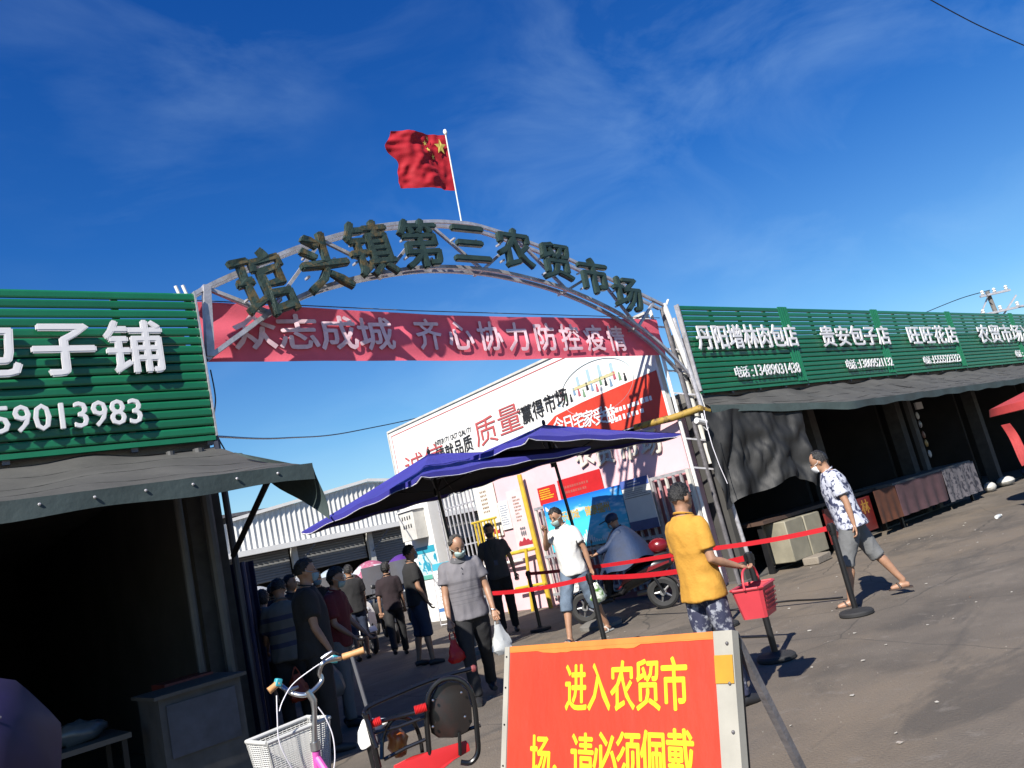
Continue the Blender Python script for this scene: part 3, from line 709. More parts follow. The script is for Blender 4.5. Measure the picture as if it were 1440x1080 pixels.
# tall posters
PC = mat('cream_poster', (.68, .66, .58), .6, var=.06); PP = mat('pink_poster', (.7, .52, .52), .6, var=.08, vscale=4); MC = mat('maroon_print', (.45, .03, .05), .6)
def tall(label, y0, y1, z0, z1, m, x, lines=6):
    t = board_x('wall_poster', label, 'poster', y0, y1, z0, z1, m, x, .015, 'posters at the end of the side wall')
    wd = y0-y1; h = z1-z0; xx = x-.0155
    text_lines(t, y0-wd*.3, y1+wd*.3, z0+h*.45, z0+h*.9, lines, xx, mat('brown_print', (.3, .2, .14), .6), .5)
    mm = MB(); ps = [(y0-wd*.12, z0+h*.05)]
    for k in range(13): ps.append((y0-wd*(.12+.76*k/12), z0+h*(.09+.05*abs(math.sin(k*.9))+.05*math.exp(-((k-6)/2.2)**2))))
    ps.append((y1+wd*.12, z0+h*.05)); mm.prism(ps[::-1], lambda u, v, d: (xx-d, u, v), 0, .002); mm.build('mountain_print', MC, t, smooth=False)
    for q in range(3):
        f = MB(); yy = y0-wd*(.4+.1*q); f.ball((xx-.001, yy, z0+h*.33), (.002, .03, .035), 8); f.ball((xx-.001, yy, z0+h*.25), (.002, .028, .06), 8); f.build('figure_print', mat('ink_print', (.16, .16, .18), .6), t)
    return t
tall('cream poster with red hills at its foot, left of the other tall posters', 14.35, 13.62, 1.62, 2.8, PC, 11.03)
tall('pink tall poster with red hills at its foot, beside the yellow frame', 13.25, 12.65, 1.25, 2.5, PP, 11.03, 8)
w2 = board_x('wall_poster', 'white notice poster with a blue foot between the two tall posters', 'poster', 13.6, 13.27, 1.72, 2.32, WHITEP, 11.03, .015, 'posters at the end of the side wall')
text_lines(w2, 13.56, 13.31, 1.8, 2.25, 9, 11.0145, mat('grey_blue_print', (.25, .3, .4), .6))
w3 = board_x('wall_poster', 'white poster with a grey ring behind the guard', 'poster', 14.3, 13.75, 1.05, 1.6, WHITEP, 11.03, .015, 'posters at the end of the side wall')
m = MB(); m.tube([V(11.013, 14.02+.13*math.cos(a), 1.35+.15*math.sin(a)) for a in [2*math.pi*k/20 for k in range(21)]], .02, 5); m.build('ring_print', mat('pale_grey_print', (.5, .5, .5), .6), w3)
# white pillar with meter box
WP = thing('gate_pillar', 'white plastered pillar with a steel meter box and teal notice', 'pillar')
MB().cube((10.85, 16.0, 0), (11.3, 17.3, 3.15)).build('shaft', WHITEP, WP)
mb_ = MB().cube((10.52, 16.2, 1.98), (10.845, 16.85, 2.68)).build('meter_box', OFFW, WP, bevel=.01)
for r in range(2):
    for k in range(4): MB().cube((10.513, 16.66-k*.11, 2.28+.2*r), (10.519, 16.7-k*.11, 2.37+.2*r)).build('meter_window', BLACKC, mb_)
MB().cube((10.48, 16.17, 2.682), (10.86, 16.88, 2.71)).build('box_lid', WHITEP, mb_)
TN = MB().cube((10.835, 16.05, 1.0), (10.848, 16.85, 1.78)).build('teal_notice', mat('teal_print', (.5, .7, .7), .5, col2=(.03, .35, .5), thr=(.5, .55), vscale=4), WP)
MB().cube((10.828, 16.05, 1.62), (10.834, 16.85, 1.78)).build('teal_header', mat('teal_print_solid', (.03, .38, .52), .5), TN)
MB().cube((10.828, 16.05, 1.0), (10.834, 16.85, 1.1)).build('teal_footer', mat('teal_green_print', (.15, .5, .4), .5), TN)
# rusty pipe beam
m = MB(); m.tube([at(893, 601, x=10.75), at(945, 588, x=10.9), at(985, 574, x=11.12), at(997, 578, x=11.3)], [.055, .06, .06, .045], 12)
tag(m.build('rusty_pipe', RUSTY), 'rusty yellow pipe jutting along the wall near the black tarpaulin', 'pipe')
# camera on the tower
CM = thing('security_camera', 'small white security camera and clamp at the head of the gate post', 'camera', at(987, 592, y=7.8))
m = MB(); m.tube([(-.14, 0, .02), (.08, 0, -.03)], .05, 10); m.build('housing', WHITEP, CM); m = MB(); m.tube([(.05, 0, 0), (.12, .05, .12)], .02); m.tube([(.09, -.01, -.05), (.13, 0, -.12), (.06, 0, -.16), (.0, 0, -.1)], .01); m.build('bracket', WHITEP, CM)
m = MB(); m.lathe([(.30, 0), (.33, .05), (.33, .38), (.26, .45), (.1, .5)], (0, 0, 0), 20)
wt = m.build('water_tank', OFFW); wt.location = (12.2, 9.6, 3.31); wt.scale = (.8, .8, 2.2); tag(wt, 'white plastic water tank on the roof beside the arch', 'tank')
# ================================================================== market hall at the back
SH = thing('market_hall', 'pale corrugated metal market hall with roller shutters at the far end of the yard', 'building')
Y0 = 30.0
m = MB(); xa, xb = 6.0, 24.0; n = int((xb-xa)/.11)
ring_b = []; ring_t = []
for k in range(n+1):
    x = xa+(xb-xa)*k/n; y = Y0-(.05 if (k//1) % 2 else 0)
    ring_b.append(V(x, y, 3.22)); zt = 4.35+.125*(x-11.4) if x < 17.5 else 5.11-.125*(x-17.5); ring_t.append(V(x, y, zt))
m.loft([ring_b, ring_t], cap=False, closed=False)
CG = mat('white_corrugated_sheet', (.66, .65, .62), .45, .1, var=.1, vscale=1.2)
s_ = m.build('corrugated_gable', CG, SH, smooth=False); s_['kind'] = 'stuff'
MB().cube((xa, Y0-.5, 3.0), (xb, Y0-.06, 3.2)).build('gutter_fascia', WHITEP, SH)
MB().cube((xa, Y0+.05, 3.25), (xb, Y0+14, 3.4)).build('roof_sheet', OFFW, SH)
m = MB(); m.bar((11.4, Y0-.1, 4.42), (17.5, Y0-.1, 5.18), .06); m.bar((17.5, Y0-.1, 5.18), (xb, Y0-.1, 4.37), .06); m.build('verge_trim', WHITEP, SH)
MB().cube((xa, Y0+5.0, 0), (xb, Y0+5.1, 3.24)).build('back_wall', INNER, SH)
MB().cube((xa, Y0+.05, 0), (xa+.1, Y0+5.0, 3.24)).build('end_wall', INNER, SH); MB().cube((xb-.1, Y0+.05, 0), (xb, Y0+5.0, 3.24)).build('end_wall', INNER, SH)
SHT = mat('grey_roller_shutter', (.3, .3, .29), .6, .1, var=.08)
for k, x in enumerate((7.0, 10.4, 13.8, 17.2, 20.6)):
    c = MB(); c.cube((x-.11, Y0+.0, 0), (x+.11, Y0+.2, 3.0)); c.build('column', OFFW, SH)
    m = MB(); zb = (2.0, 1.9, 2.0, 1.65, 1.9)[k]
    rg = []
    zz = zb
    while zz < 3.0: rg += [(.0, zz), (-.03, zz+.02), (-.03, zz+.08)]; zz += .1
    m.loft([[V(x+.15, Y0+.3+a, b) for a, b in rg], [V(x+3.25, Y0+.3+a, b) for a, b in rg]], cap=False, closed=False); m.build('roller_shutter', SHT, SH, smooth=False)
    m = MB(); m.bar((x, Y0-.0, 2.2), (x+.75, Y0-.35, 2.98), .025); m.build('strut', STEELD, SH)
BK = thing('rear_building', 'dark low roofed building behind the corrugated market hall', 'building')
MB().cube((12.5, 47, 0), (22, 60, 6.2)).build('wall', INNER2, BK); MB().cube((12.2, 46.6, 6.21), (22.3, 60.4, 6.4)).build('roof', STEELD, BK)

# ================================================================== blue umbrellas
def parasol(label, corners, apex, base, poledir=None):
    t = thing('market_umbrella', label, 'umbrella', base, group='big blue market umbrellas by the side wall')
    B = Vector(base); A = Vector(apex)-B; Cn = [Vector(c)-B for c in corners]
    m = MB(); pip = MB(); nU, nV = 14, 10
    for k in range(4):
        a, b = Cn[k], Cn[(k+1) % 4]
        def fn(u, v, a=a, b=b):
            e = a.lerp(b, u); inn = (a+b)/2-A; s = 4*u*(1-u)
            e = e-Vector((inn.x, inn.y, 0))*.045*s+V(0, 0, .02*s)
            p = A.lerp(e, v); p.z -= .05*math.sin(math.pi*v)*(s*.6)+.06*v*(1-v); p.z += .012*math.sin(u*22+k)*v
            return p
        m.grid(fn, nU, nV, .006)
        # hanging hem
        m.grid(lambda u, q, fn=fn: fn(u, 1)+V(0, 0, -.07*q+(.05*math.exp(-(min(u, 1-u)/.03)**2))*q), nU, 1, .004)
        pip.tube([fn(u/24, 1)+V(0, 0, -.072+.05*math.exp(-(min(u/24, 1-u/24)/.03)**2)) for u in range(25)], .0065, 5)
    m.build('canopy', BLUEU, t)
    li = MB()  # added dark sheet that gives the canopy its shaded underside
    for k in range(4):
        a, b = Cn[k], Cn[(k+1) % 4]
        def fl_(u, v, a=a, b=b):
            e = a.lerp(b, u); inn = (a+b)/2-A; s = 4*u*(1-u); e = e-Vector((inn.x, inn.y, 0))*.045*s+V(0, 0, .02*s); p = A.lerp(e, v*.985); p.z -= .05*math.sin(math.pi*v)*(s*.6)+.06*v*(1-v)+.03; return p
        li.grid(fl_, 12, 8, .003)
    li.build('underside_shade', mat('underside_shade_black', (.015, .015, .02), .9), t); pip.build('piping', PIPING, t)
    p = MB(); top = A+V(0, 0, .05); p.tube([V(0, 0, .1), V(0, 0, A.z-.02)+V(A.x, A.y, 0)*.0+V(A.x, A.y, 0)], .025, 10); p.build('pole', BLACKP, t)
    f = MB(); f.ball(top-V(0, 0, .02), (.03, .03, .05), 8); f.build('finial', BLACKP, t)
    for c in Cn:
        r = MB(); r.tube([A-V(0, 0, .05), A.lerp(c, .5)-V(0, 0, .06), c-V(0, 0, .015)], .012, 5); r.build('rib', DARKM, t)
        s = MB(); hub = V(A.x, A.y, A.z-.62); s.tube([hub, A.lerp(c, .45)-V(0, 0, .07)], .01, 5); s.build('strut', DARKM, t)
    h = MB(); h.lathe([(.045, -.06), (.045, .06)], (A.x, A.y, A.z-.62), 10); h.build('hub', BLACKP, t)
    b = MB(); b.lathe([(.32, 0), (.32, .05), (.22, .09), (.05, .1), (.04, .3)], seg=20); b.build('base', PLAST, t)
    return t
def ad(px, py, dz):  # along a sight line to a given height above the eye
    return at(px, py, z=1.6+dz)
uF, uR, uL = ad(592, 668, .98), ad(830, 628, .98), ad(424, 748, .76)
uA = ad(603, 638, 1.52)
uB = uL+uR-uF; uB.z = 2.55
parasol('nearer blue umbrella with its long drooping left corner over the yard', [uF, uR, uB, uL], uA, (uA.x+.05, uA.y-.1, 0))
vR = ad(957, 610, .97); vA = ad(765, 597, 1.62); vF = ad(743, 614, 1.30)
vL = vF+V(-.15, 2.6, -.05); vB = vR+V(-.1, 2.7, .25)
vF, vR, vB, vL, vA = [EYE+(p-EYE)*.945 for p in (vF, vR, vB, vL, vA)]
parasol('farther blue umbrella pointing its right corner at the gate post', [vF, vR, vB, vL], vA, (vA.x+.05, vA.y-.15, 0))

# ================================================================== barrier posts and belts
def stanchion(loc, label):
    t = thing('barrier_post', label, 'barrier post', loc, group='black belt barrier posts')
    m = MB(); m.lathe([(.165, 0), (.175, .012), (.175, .035), (.16, .05), (.06, .06), (.035, .075)], seg=28); m.build('base', RUBBER, t)
    m = MB(); m.lathe([(.03, .06), (.03, .86)], seg=14); m.build('post', BLACKP, t)
    m = MB(); m.lathe([(.034, .84), (.038, .86), (.038, .955), (.03, .965)], seg=14); m.build('belt_head', BLACKP, t)
    m = MB(); 
    for k in range(4):
        a = k*math.pi/2; m.box((.04*math.cos(a), .04*math.sin(a), .915), (.022, .02, .055), Matrix.Rotation(a, 3, 'Z'))
    m.build('belt_clip', BLACKP, t)
    return t
S1, S2 = V(6.33, 4.42, 0), V(8.02, 4.5, 0); SA = at(828, 808, z=.95); SA.z = 0; SBk = V(8.62, 10.25, 0)
stanchion(S1, 'black belt post in front of the red basket'); stanchion(S2, 'black belt post beside the man in the patterned shirt')
stanchion(SA, 'black belt post rising behind the big red warning board'); stanchion(SBk, 'black belt post in the umbrella shade between the guard and the man in white')
def belt(a, b, label, sag=.03, m_=BELTR):
    a, b = V(a[0], a[1], .915), V(b[0], b[1], .915); d = (b-a).normalized(); a += d*.045; b -= d*.045
    m = MB(); m.grid(lambda u, v: a.lerp(b, u)+V(0, 0, .026-.052*v-sag*4*u*(1-u)), 24, 1, .002)
    tag(m.build('barrier_belt', m_), label, 'belt', 'red barrier belts')
belt(SA, S1, 'red belt stretched in front of the scooter to the post by the basket', .05)
G0 = at(690, 838, d=(SA.xy.length+1.2)); belt((G0.x, G0.y), SA, 'red belt running left from the post behind the warning board', .03)
S3 = at(990, 771, z=.93)
belt(SBk, (S3.x, S3.y), 'red belt in the umbrella shade between the far post and the scooter', .03)
belt((S3.x, S3.y), S2, 'red belt ending at the post beside the man in the patterned shirt', .02)
stanchion((S3.x, S3.y, 0), 'black belt post hidden among the scooter parts behind the man in yellow')

# ================================================================== foreground warning board
WB = thing('warning_board', 'large red A-frame warning board with big yellow characters in the foreground', 'sign')
TLc, TRc = at(711, 910, z=1.15), at(1030, 886, z=1.15)
u_ = (TRc-TLc); Wd = u_.length; u_.normalize()
lean = math.atan2(.14, .4); dn = V(-math.sin(lean), 0, -math.cos(lean)); dn = (dn-u_*dn.dot(u_)).normalized(); nn = u_.cross(-dn)*1.0
if nn.dot(-V(*TLc)+EYE) < 0: nn = -nn
Hb = 1.15/abs(dn.z)-.02
def wb(u, v, d=0): return TLc+u_*u+dn*v+nn*d
def slab(u0, u1, v0, v1, d0, d1, name, mm, par=WB):
    m = MB(); vs = [wb(a, b, c) for a in (u0, u1) for b in (v0, v1) for c in (d0, d1)]
    m.add(vs, [(0, 1, 3, 2), (4, 6, 7, 5), (0, 4, 5, 1), (2, 3, 7, 6), (0, 2, 6, 4), (1, 5, 7, 3)]); return m.build(name, mm, par, smooth=False)
lf, rf = .032, Wd-.075
slab(lf, rf, .004, Hb-.05, -.012, 0, 'panel', REDV)
slab(0, lf-.002, 0, Hb, -.02, .004, 'left_edge_strip', mat('stained_white_strip', (.44, .42, .36)))
slab(rf+.002, Wd, 0, Hb, -.03, .004, 'right_edge_strip', mat('stained_white_strip', (.44, .42, .36), .6, var=.2, vscale=9))
slab(lf, rf, 0, .02, .001, .003, 'orange_edge_tape', ORANGE); 
m = MB(); rk = random.Random(5); lo = [wb(lf+(rf-lf)*k/30, .021+.013*(1 if 5 < k < 21 else .25)*(.8+.4*rk.random()), .0022) for k in range(31)]; up = [wb(lf+(rf-lf)*k/30, .019, .0022) for k in range(31)]
m.loft([lo, up], cap=False, closed=False); m.build('torn_tape_edge', ORANGE, WB, smooth=False)
slab(rf+.003, Wd-.003, .075, .16, .005, .008, 'mustard_tape', mat('mustard_tape', (.62, .33, .03), .5))
for v in (.04, .16, .3, .45, .6, .75):
    for u, s in ((lf*.5, .004), (Wd-.02, .006)):
        m = MB(); m.ball(wb(u, v, .006), s, 8); m.build('rivet', DARKM if u < .1 else STEELD, WB)
def wl(s, p0, p1, hp, wcell, hcell):
    # characters placed where the two end characters stand on the board
    def onb(px, py):
        d = _M @ _ray(px, py); t = (TLc-EYE).dot(nn)/d.dot(nn); q = EYE+d*t-TLc; return q.dot(u_), q.dot(dn)
    a, b = onb(*p0), onb(*p1); t0, t1 = onb(*hp[0]), onb(*hp[1]); h = abs(t1[1]-t0[1]); n = len(s)
    for i, ch in enumerate(s):
        f = i/(n-1); st = math.hypot(b[0]-a[0], b[1]-a[1])/(n-1); c = wb(a[0]+(b[0]-a[0])*f, a[1]+(b[1]-a[1])*f, .001)
        m = MB(); letter(m, ch, c, st*wcell, h*hcell, u_, -dn, nn, .035, .0015); m.build('character', YELLOWL, WB, smooth=False)
wl('进入农贸市', (810, 968), (949, 963), ((880, 936), (880, 1003)), .84, 1.0)
wl('场，请必须佩戴', (760, 1068), (958, 1066), ((880, 1033), (880, 1103)), .9, 1.0)
for u in (.02, Wd-.02):
    a = wb(u, .01, -.035); m = MB(); m.tube([a, V(a.x+.36, a.y-.02, .0)], .012, square=True); m.build('back_leg', STEELD, WB)
    m = MB(); m.tube([wb(u, .02, -.03), wb(u, Hb, -.03)], .016, square=True); m.build('front_leg', DARKM, WB)
a = wb(Wd-.02, .55, -.04); m = MB(); m.tube([a, V(a.x+.25, a.y-.01, a.z-.05)], .012, square=True); m.build('spreader', DARKM, WB)

# ================================================================== bicycle with basket and child seat
BI = thing('bicycle', 'pink bicycle with a pale plastic front basket and a black rear child seat', 'bicycle')
hL, hR, st_ = at(382, 972, z=1.10), at(511, 914, z=1.17), at(433, 976, z=1.045)
hd = V(-.10, .99, 0).normalized(); rt = V(.97, .1, .12).normalized()
silver = CHROME
def smooth_pts(P, n=10):
    P = [Vector(p) for p in P]; out = []
    for i in range(len(P)-1):
        p0, p1, p2, p3 = P[max(i-1, 0)], P[i], P[i+1], P[min(i+2, len(P)-1)]
        for k in range(n):
            f = k/n; out.append(.5*((2*p1)+(p2-p0)*f+(2*p0-5*p1+4*p2-p3)*f*f+(3*p1-p0-3*p2+p3)*f**3))
    out.append(P[-1]); return out
gL, gR = hL.lerp(st_, .18)+V(0, .03, .0), hR.lerp(st_, .28)+V(0, .03, 0)
gR = at(478, 926, d=gR.xy.length)
mid1, mid2 = at(452, 958, d=st_.xy.length+.03), at(449, 940, d=st_.xy.length+.05)
lm1, lm2 = at(412, 975, d=st_.xy.length+.02), at(396, 965, d=st_.xy.length+.08)
bar = MB(); bar.tube(smooth_pts([at(392, 960, d=hL.xy.length-.02), lm2, lm1, st_, mid1, at(449, 945, d=st_.xy.length+.03), at(456, 931, d=st_.xy.length), gR], 8), .0125, 10); bar.build('handlebar', silver, BI)
GR = mat('orange_rubber_grip', (.72, .36, .14), .6, var=.2, vscale=20); TEAL = mat('teal_clamp', (.05, .42, .5), .5)
for a, b in ((at(378, 972, d=hL.xy.length-.03), at(392, 960, d=hL.xy.length-.02)), (at(482, 924, d=gR.xy.length), at(512, 914, d=gR.xy.length-.02))):
    m = MB(); m.tube([a, a.lerp(b, .5), b], [.0185, .0165, .0185], 12); m.build('grip', GR, BI)
for a in (at(391, 960, d=hL.xy.length-.02), at(470, 927, d=gR.xy.length)):
    m = MB(); m.box(a, (.035, .035, .04), Matrix.Rotation(.4, 3, 'Y')); m.build('lever_clamp', TEAL, BI, bevel=.006)
d0 = st_.xy.length
m = MB(); m.tube(smooth_pts([at(468, 922, d=d0), at(440, 940, d=d0), at(412, 962, d=d0), at(398, 985, d=d0-.05), at(393, 1000, d=d0-.06)], 6), .003, 6); m.build('cable', PIPING, BI)
m = MB(); m.tube(smooth_pts([at(389, 978, d=d0-.1), at(390, 1010, d=d0-.1), at(392, 1040, d=d0-.1), at(402, 1065, d=d0-.08), at(415, 1088, d=d0-.05)], 6), .003, 6); m.build('cable', PIPING, BI)
m = MB(); m.tube(smooth_pts([at(447, 994, d=d0), at(458, 1010, d=d0), at(468, 1035, d=d0), at(471, 1065, d=d0), at(468, 1090, d=d0)], 6), .003, 6); m.build('cable', PIPING, BI)
for a, b in ((at(452, 926, d=d0), at(467, 916, d=d0)), (at(401, 972, d=d0), at(419, 966, d=d0+.05))):
    m = MB(); m.tube([a, a.lerp(b, .5), b], [.008, .011, .007], 8); m.build('brake_lever', silver, BI)
# stem, head tube
s0 = st_+V(0, 0, .015)
m = MB(); m.tube([s0, at(441, 985, d=d0), at(442, 1000, d=d0), at(442, 1048, d=d0-.0)], [.017, .018, .014, .014], 12); m.build('stem', silver, BI)
hb = at(444, 1052, d=d0)
m = MB(); m.tube([hb+V(0, 0, .03), hb-V(0, 0, .01)], .026, 14); m.build('headset', silver, BI)
PK = mat('pink_frame_paint', (.75, .12, .5), .35, var=.05)
hbot = hb-V(-.01, -.05, .24)
m = MB(); m.tube([hb-V(0, 0, .012), hbot], .021, 12); m.build('head_tube', PK, BI)
crank = V(hb.x+.13, hb.y-.62, .30); seatT = V(hb.x+.16, hb.y-.80, .60); rear = V(hb.x+.22, hb.y-1.08, .30)
front = V(hb.x-.03, hb.y+.22, .30)
m = MB(); m.tube(smooth_pts([hb-V(0, 0, .05), hb-V(-.04, .22, .28), crank+V(0, .06, .06)], 8), .019, 10); m.build('down_tube', PK, BI)
m = MB(); m.tube([crank, seatT], .017, 10); m.build('seat_tube', PK, BI)
m = MB(); 
for s in (-.05, .05): m.tube([crank+V(s, 0, 0), rear+V(s, 0, 0)], .009, 8); m.tube([seatT+V(0, 0, 0), rear+V(s, 0, 0)], .008, 8)
m.build('rear_stays', PK, BI)
m = MB()
for s in (-.05, .05): m.tube([hbot+V(s, 0, 0), front+V(s, 0, 0)], .011, 8)
m.tube([hbot+V(-.05, 0, 0), hbot+V(.05, 0, 0)], .012, 8); m.build('fork', silver, BI)
def bwheel(c, r, nm):
    t = MB(); t.tube([c+V(0, r*math.cos(a), r*math.sin(a)) for a in [2*math.pi*k/36 for k in range(37)]], .02, 8, cap=False); w_ = t.build(nm, RUBBER, BI)
    t = MB(); t.tube([c+V(0, (r-.022)*math.cos(a), (r-.022)*math.sin(a)) for a in [2*math.pi*k/36 for k in range(37)]], .012, 6, cap=False); t.build('rim', silver, w_)
    t = MB(); t.lathe([(.02, -.04), (.02, .04)], c, 10, 'x')
    for k in range(20):
        a = 2*math.pi*k/20; t.tube([c+V(.02*(-1)**k, 0, 0), c+V(0, (r-.03)*math.cos(a), (r-.03)*math.sin(a))], .0014, 4)
    t.build('spokes', silver, w_)
bwheel(front, .28, 'front_wheel'); bwheel(rear, .28, 'rear_wheel')
m = MB(); m.lathe([(.08, -.006), (.08, .006)], crank+V(.06, 0, 0), 20, 'x'); m.tube([crank+V(.07, 0, 0), crank+V(.08, .1, -.13)], .009); m.box(crank+V(.12, .1, -.13), (.08, .06, .02)); m.tube([crank-V(.07, 0, 0), crank+V(-.08, -.1, .13)], .009); m.box(crank+V(-.12, -.1, .13), (.08, .06, .02)); m.build('crankset', DARKM, BI)
# basket: real slots
BKT = mat('pale_grey_plastic', (.52, .52, .5), .5, var=.08)
TLb, TRb, NLb, NRb = at(349, 1030, z=.93), at(455, 1012, z=.945), at(400, 1048, z=.90), at(430, 996, z=.96)
cen = at(405, 1026, d=d0+.1)-V(0, 0, .135); bw, bl_, bh = .17, .12, .27
bx = V(.97, -.02, .05).normalized(); by = V(-.05, .99, .0).normalized()
def bp(a, b, c):
    k = .80+.20*(c/bh); return cen+bx*a*k+by*b*k+V(0, 0, c-bh/2)
def basket_side(pf, L_, nx):
    m = MB()
    for i in range(nx+1):
        a = -1+2*i/nx; m.tube([pf(a, 0), pf(a, bh)], .0022 if i not in (0, nx) else .005, 4)
    for j in range(0, 27):
        c = bh*j/26; m.tube([pf(-1, c), pf(0, c), pf(1, c)], .0028 if j not in (0, 26) else .006, 4)
    m.build('lattice_side', BKT, BS)
BS = MB().loft([[bp(a*bw, b*bl_, .003) for a, b in ((-1, -1), (1, -1), (1, 1), (-1, 1))], [bp(a*bw, b*bl_, .009) for a, b in ((-1, -1), (1, -1), (1, 1), (-1, 1))]]).build('basket', BKT, BI)
basket_side(lambda a, c: bp(a*bw, -bl_, c), 0, 14); basket_side(lambda a, c: bp(a*bw, bl_, c), 0, 14)
basket_side(lambda a, c: bp(-bw, a*bl_, c), 0, 9); basket_side(lambda a, c: bp(bw, a*bl_, c), 0, 9)
m = MB(); m.tube([bp(a*bw, b*bl_, bh) for a, b in ((-1, -1), (-.3, -1), (.3, -1), (1, -1), (1, 0), (1, 1), (0, 1), (-1, 1), (-1, 0), (-1, -1))], .0105, 8, square=False); m.build('rim', BKT, BS)
# rear child seat and rails
BLK = mat('black_enamel', (.01, .01, .011), .22, .1, var=.2, spec=.6)
dS = at(635, 1000, z=.93).xy.length
def q(px, py, dd=0): return at(px, py, d=dS+dd)
CS = MB(); CS.tube(smooth_pts([q(606, 1085), q(602, 1040), q(600, 1005), q(604, 975), q(620, 957), q(641, 954), q(658, 965), q(667, 990), q(671, 1030), q(672, 1058), q(662, 1072), q(648, 1072)], 7), .0115, 10)
CSo = CS.build('child_seat_frame', BLK, BI)
m = MB(); vs = []
cpt = q(634, 1000, .02)
for (px, py) in ((607, 985), (617, 966), (630, 959), (645, 960), (657, 972), (663, 995), (664, 1015), (657, 1028), (640, 1037), (620, 1037), (610, 1030), (606, 1008)): vs.append(q(px, py, .02))
bn = V(.5, -.86, 0); m.loft([vs, [v_-bn*.012 for v_ in vs]]); m.build('backrest', mat('dark_brown_backrest', (.012, .008, .007), .3, var=.3, col2=(.05, .01, .005), thr=(.55, .8), vscale=4), BI)
m = MB()
for (px, py) in ((609, 985), (649, 974), (654, 1008), (609, 1022)): m.ball(q(px, py, -.01), .006, 8)
m.build('seat_bolts', silver, BI)
m = MB(); m.tube(smooth_pts([q(530, 1052, -.1), q(515, 1010, -.05), q(512, 1003, 0), q(520, 993, .02), q(560, 975, .05), q(610, 955, .1), q(664, 940, .15)], 6), .010, 8); m.build('top_rail', BLK, BI)
m = MB(); m.ball(q(666, 940, .15), .016, 8); m.build('rail_cap', mat('dull_red_cap', (.25, .05, .05), .6), BI)
m = MB(); m.tube(smooth_pts([q(515, 1020, -.03), q(560, 1008, 0), q(600, 998, 0), q(600, 1000, 0)], 5), .009, 8); m.build('side_rail', BLK, BI)
for a, b in (((516, 1021), (536, 1013)), ((583, 999), (600, 994))):
    A_, B_ = q(*a, -.03), q(*b, -.03); m = MB()
    pts = [A_.lerp(B_, k/16) for k in range(17)]; m.tube(pts, [.019 if k % 2 else .0155 for k in range(17)], 12); m.build('red_coil_grip', RED, BI)
m = MB(); m.tube(smooth_pts([q(537, 1068, -.02), q(538, 1040, 0), q(548, 1016, 0), q(562, 1009, .02), q(580, 1014, .04), q(590, 1035, .06), q(594, 1058, .06)], 6), .009, 8); m.build('arm_hoop', BLK, BI)
m = MB(); m.tube([q(520, 1032, 0), q(560, 1022, 0), q(598, 1008, 0)], .008, 8); m.tube([q(540, 1068), q(570, 1052), q(598, 1040)], .008, 8); m.tube([q(640, 1035, .05), q(660, 1025, .05), q(676, 1020, .05)], .008, 8); m.tube([q(646, 1030), q(647, 1062)], .008, 8); m.build('cross_rails', BLK, BI)['kind'] = 'stuff'
m = MB(); m.tube([q(515, 1005, -.05), q(524, 1040, -.05), q(533, 1080, -.05)], .0125, 8); m.build('rail_post', BLK, BI)
m = MB(); P_ = [q(552, 1076, -.03), q(580, 1062, -.02), q(615, 1052, 0), q(655, 1040, .03), q(660, 1046, .03), q(636, 1060, .0), q(600, 1090, -.03), q(560, 1100, -.05)]
m.loft([P_, [p-V(0, 0, .03) for p in P_]]); m.build('seat_cushion', RED, BI, bevel=.008)
# saddle with white cover
sp = at(508, 1046, d=dS-.0)
P_ = [q(503, 1030, .0), q(509, 1013, .0), q(520, 1012, .02), q(552, 1011, .04), q(540, 1022, .02), q(529, 1035, 0), q(528, 1045, 0), q(515, 1053, -.02), q(508, 1056, -.02), q(503, 1045, 0)]
m = MB(); m.loft([P_, [p+V(.03, .05, -.004) for p in P_]]); m.build('saddle_cover', WHITEP, BI, bevel=.008)
m = MB(); m.tube([q(521, 1048, .02), q(529, 1085, .02), V(seatT.x, seatT.y, seatT.z)], .019, 12); m.build('seat_post', BLACKP, BI)
pl = MB(); pl.tube([at(495, 924, d=dS+.1), at(513, 985, d=dS+.05), at(531, 1045, d=dS)], .0085, 8); pl.build('umbrella_rod', mat('grey_rod', (.1, .1, .105), .5), BI)
m = MB(); 
rq = random.Random(3); m.ball(q(560, 1044, .12), (.045, .045, .06), 12); ob = m.build('plastic_bag', mat('amber_plastic', (.35, .09, .01), .3, col2=(.7, .35, .08), thr=(.5, .7), vscale=20), None)
for v_ in ob.data.vertices: v_.co += v_.normal*.018*mnoise.noise(v_.co*30)
tag(ob, 'crumpled orange plastic bag tied inside the child seat rails', 'bag')
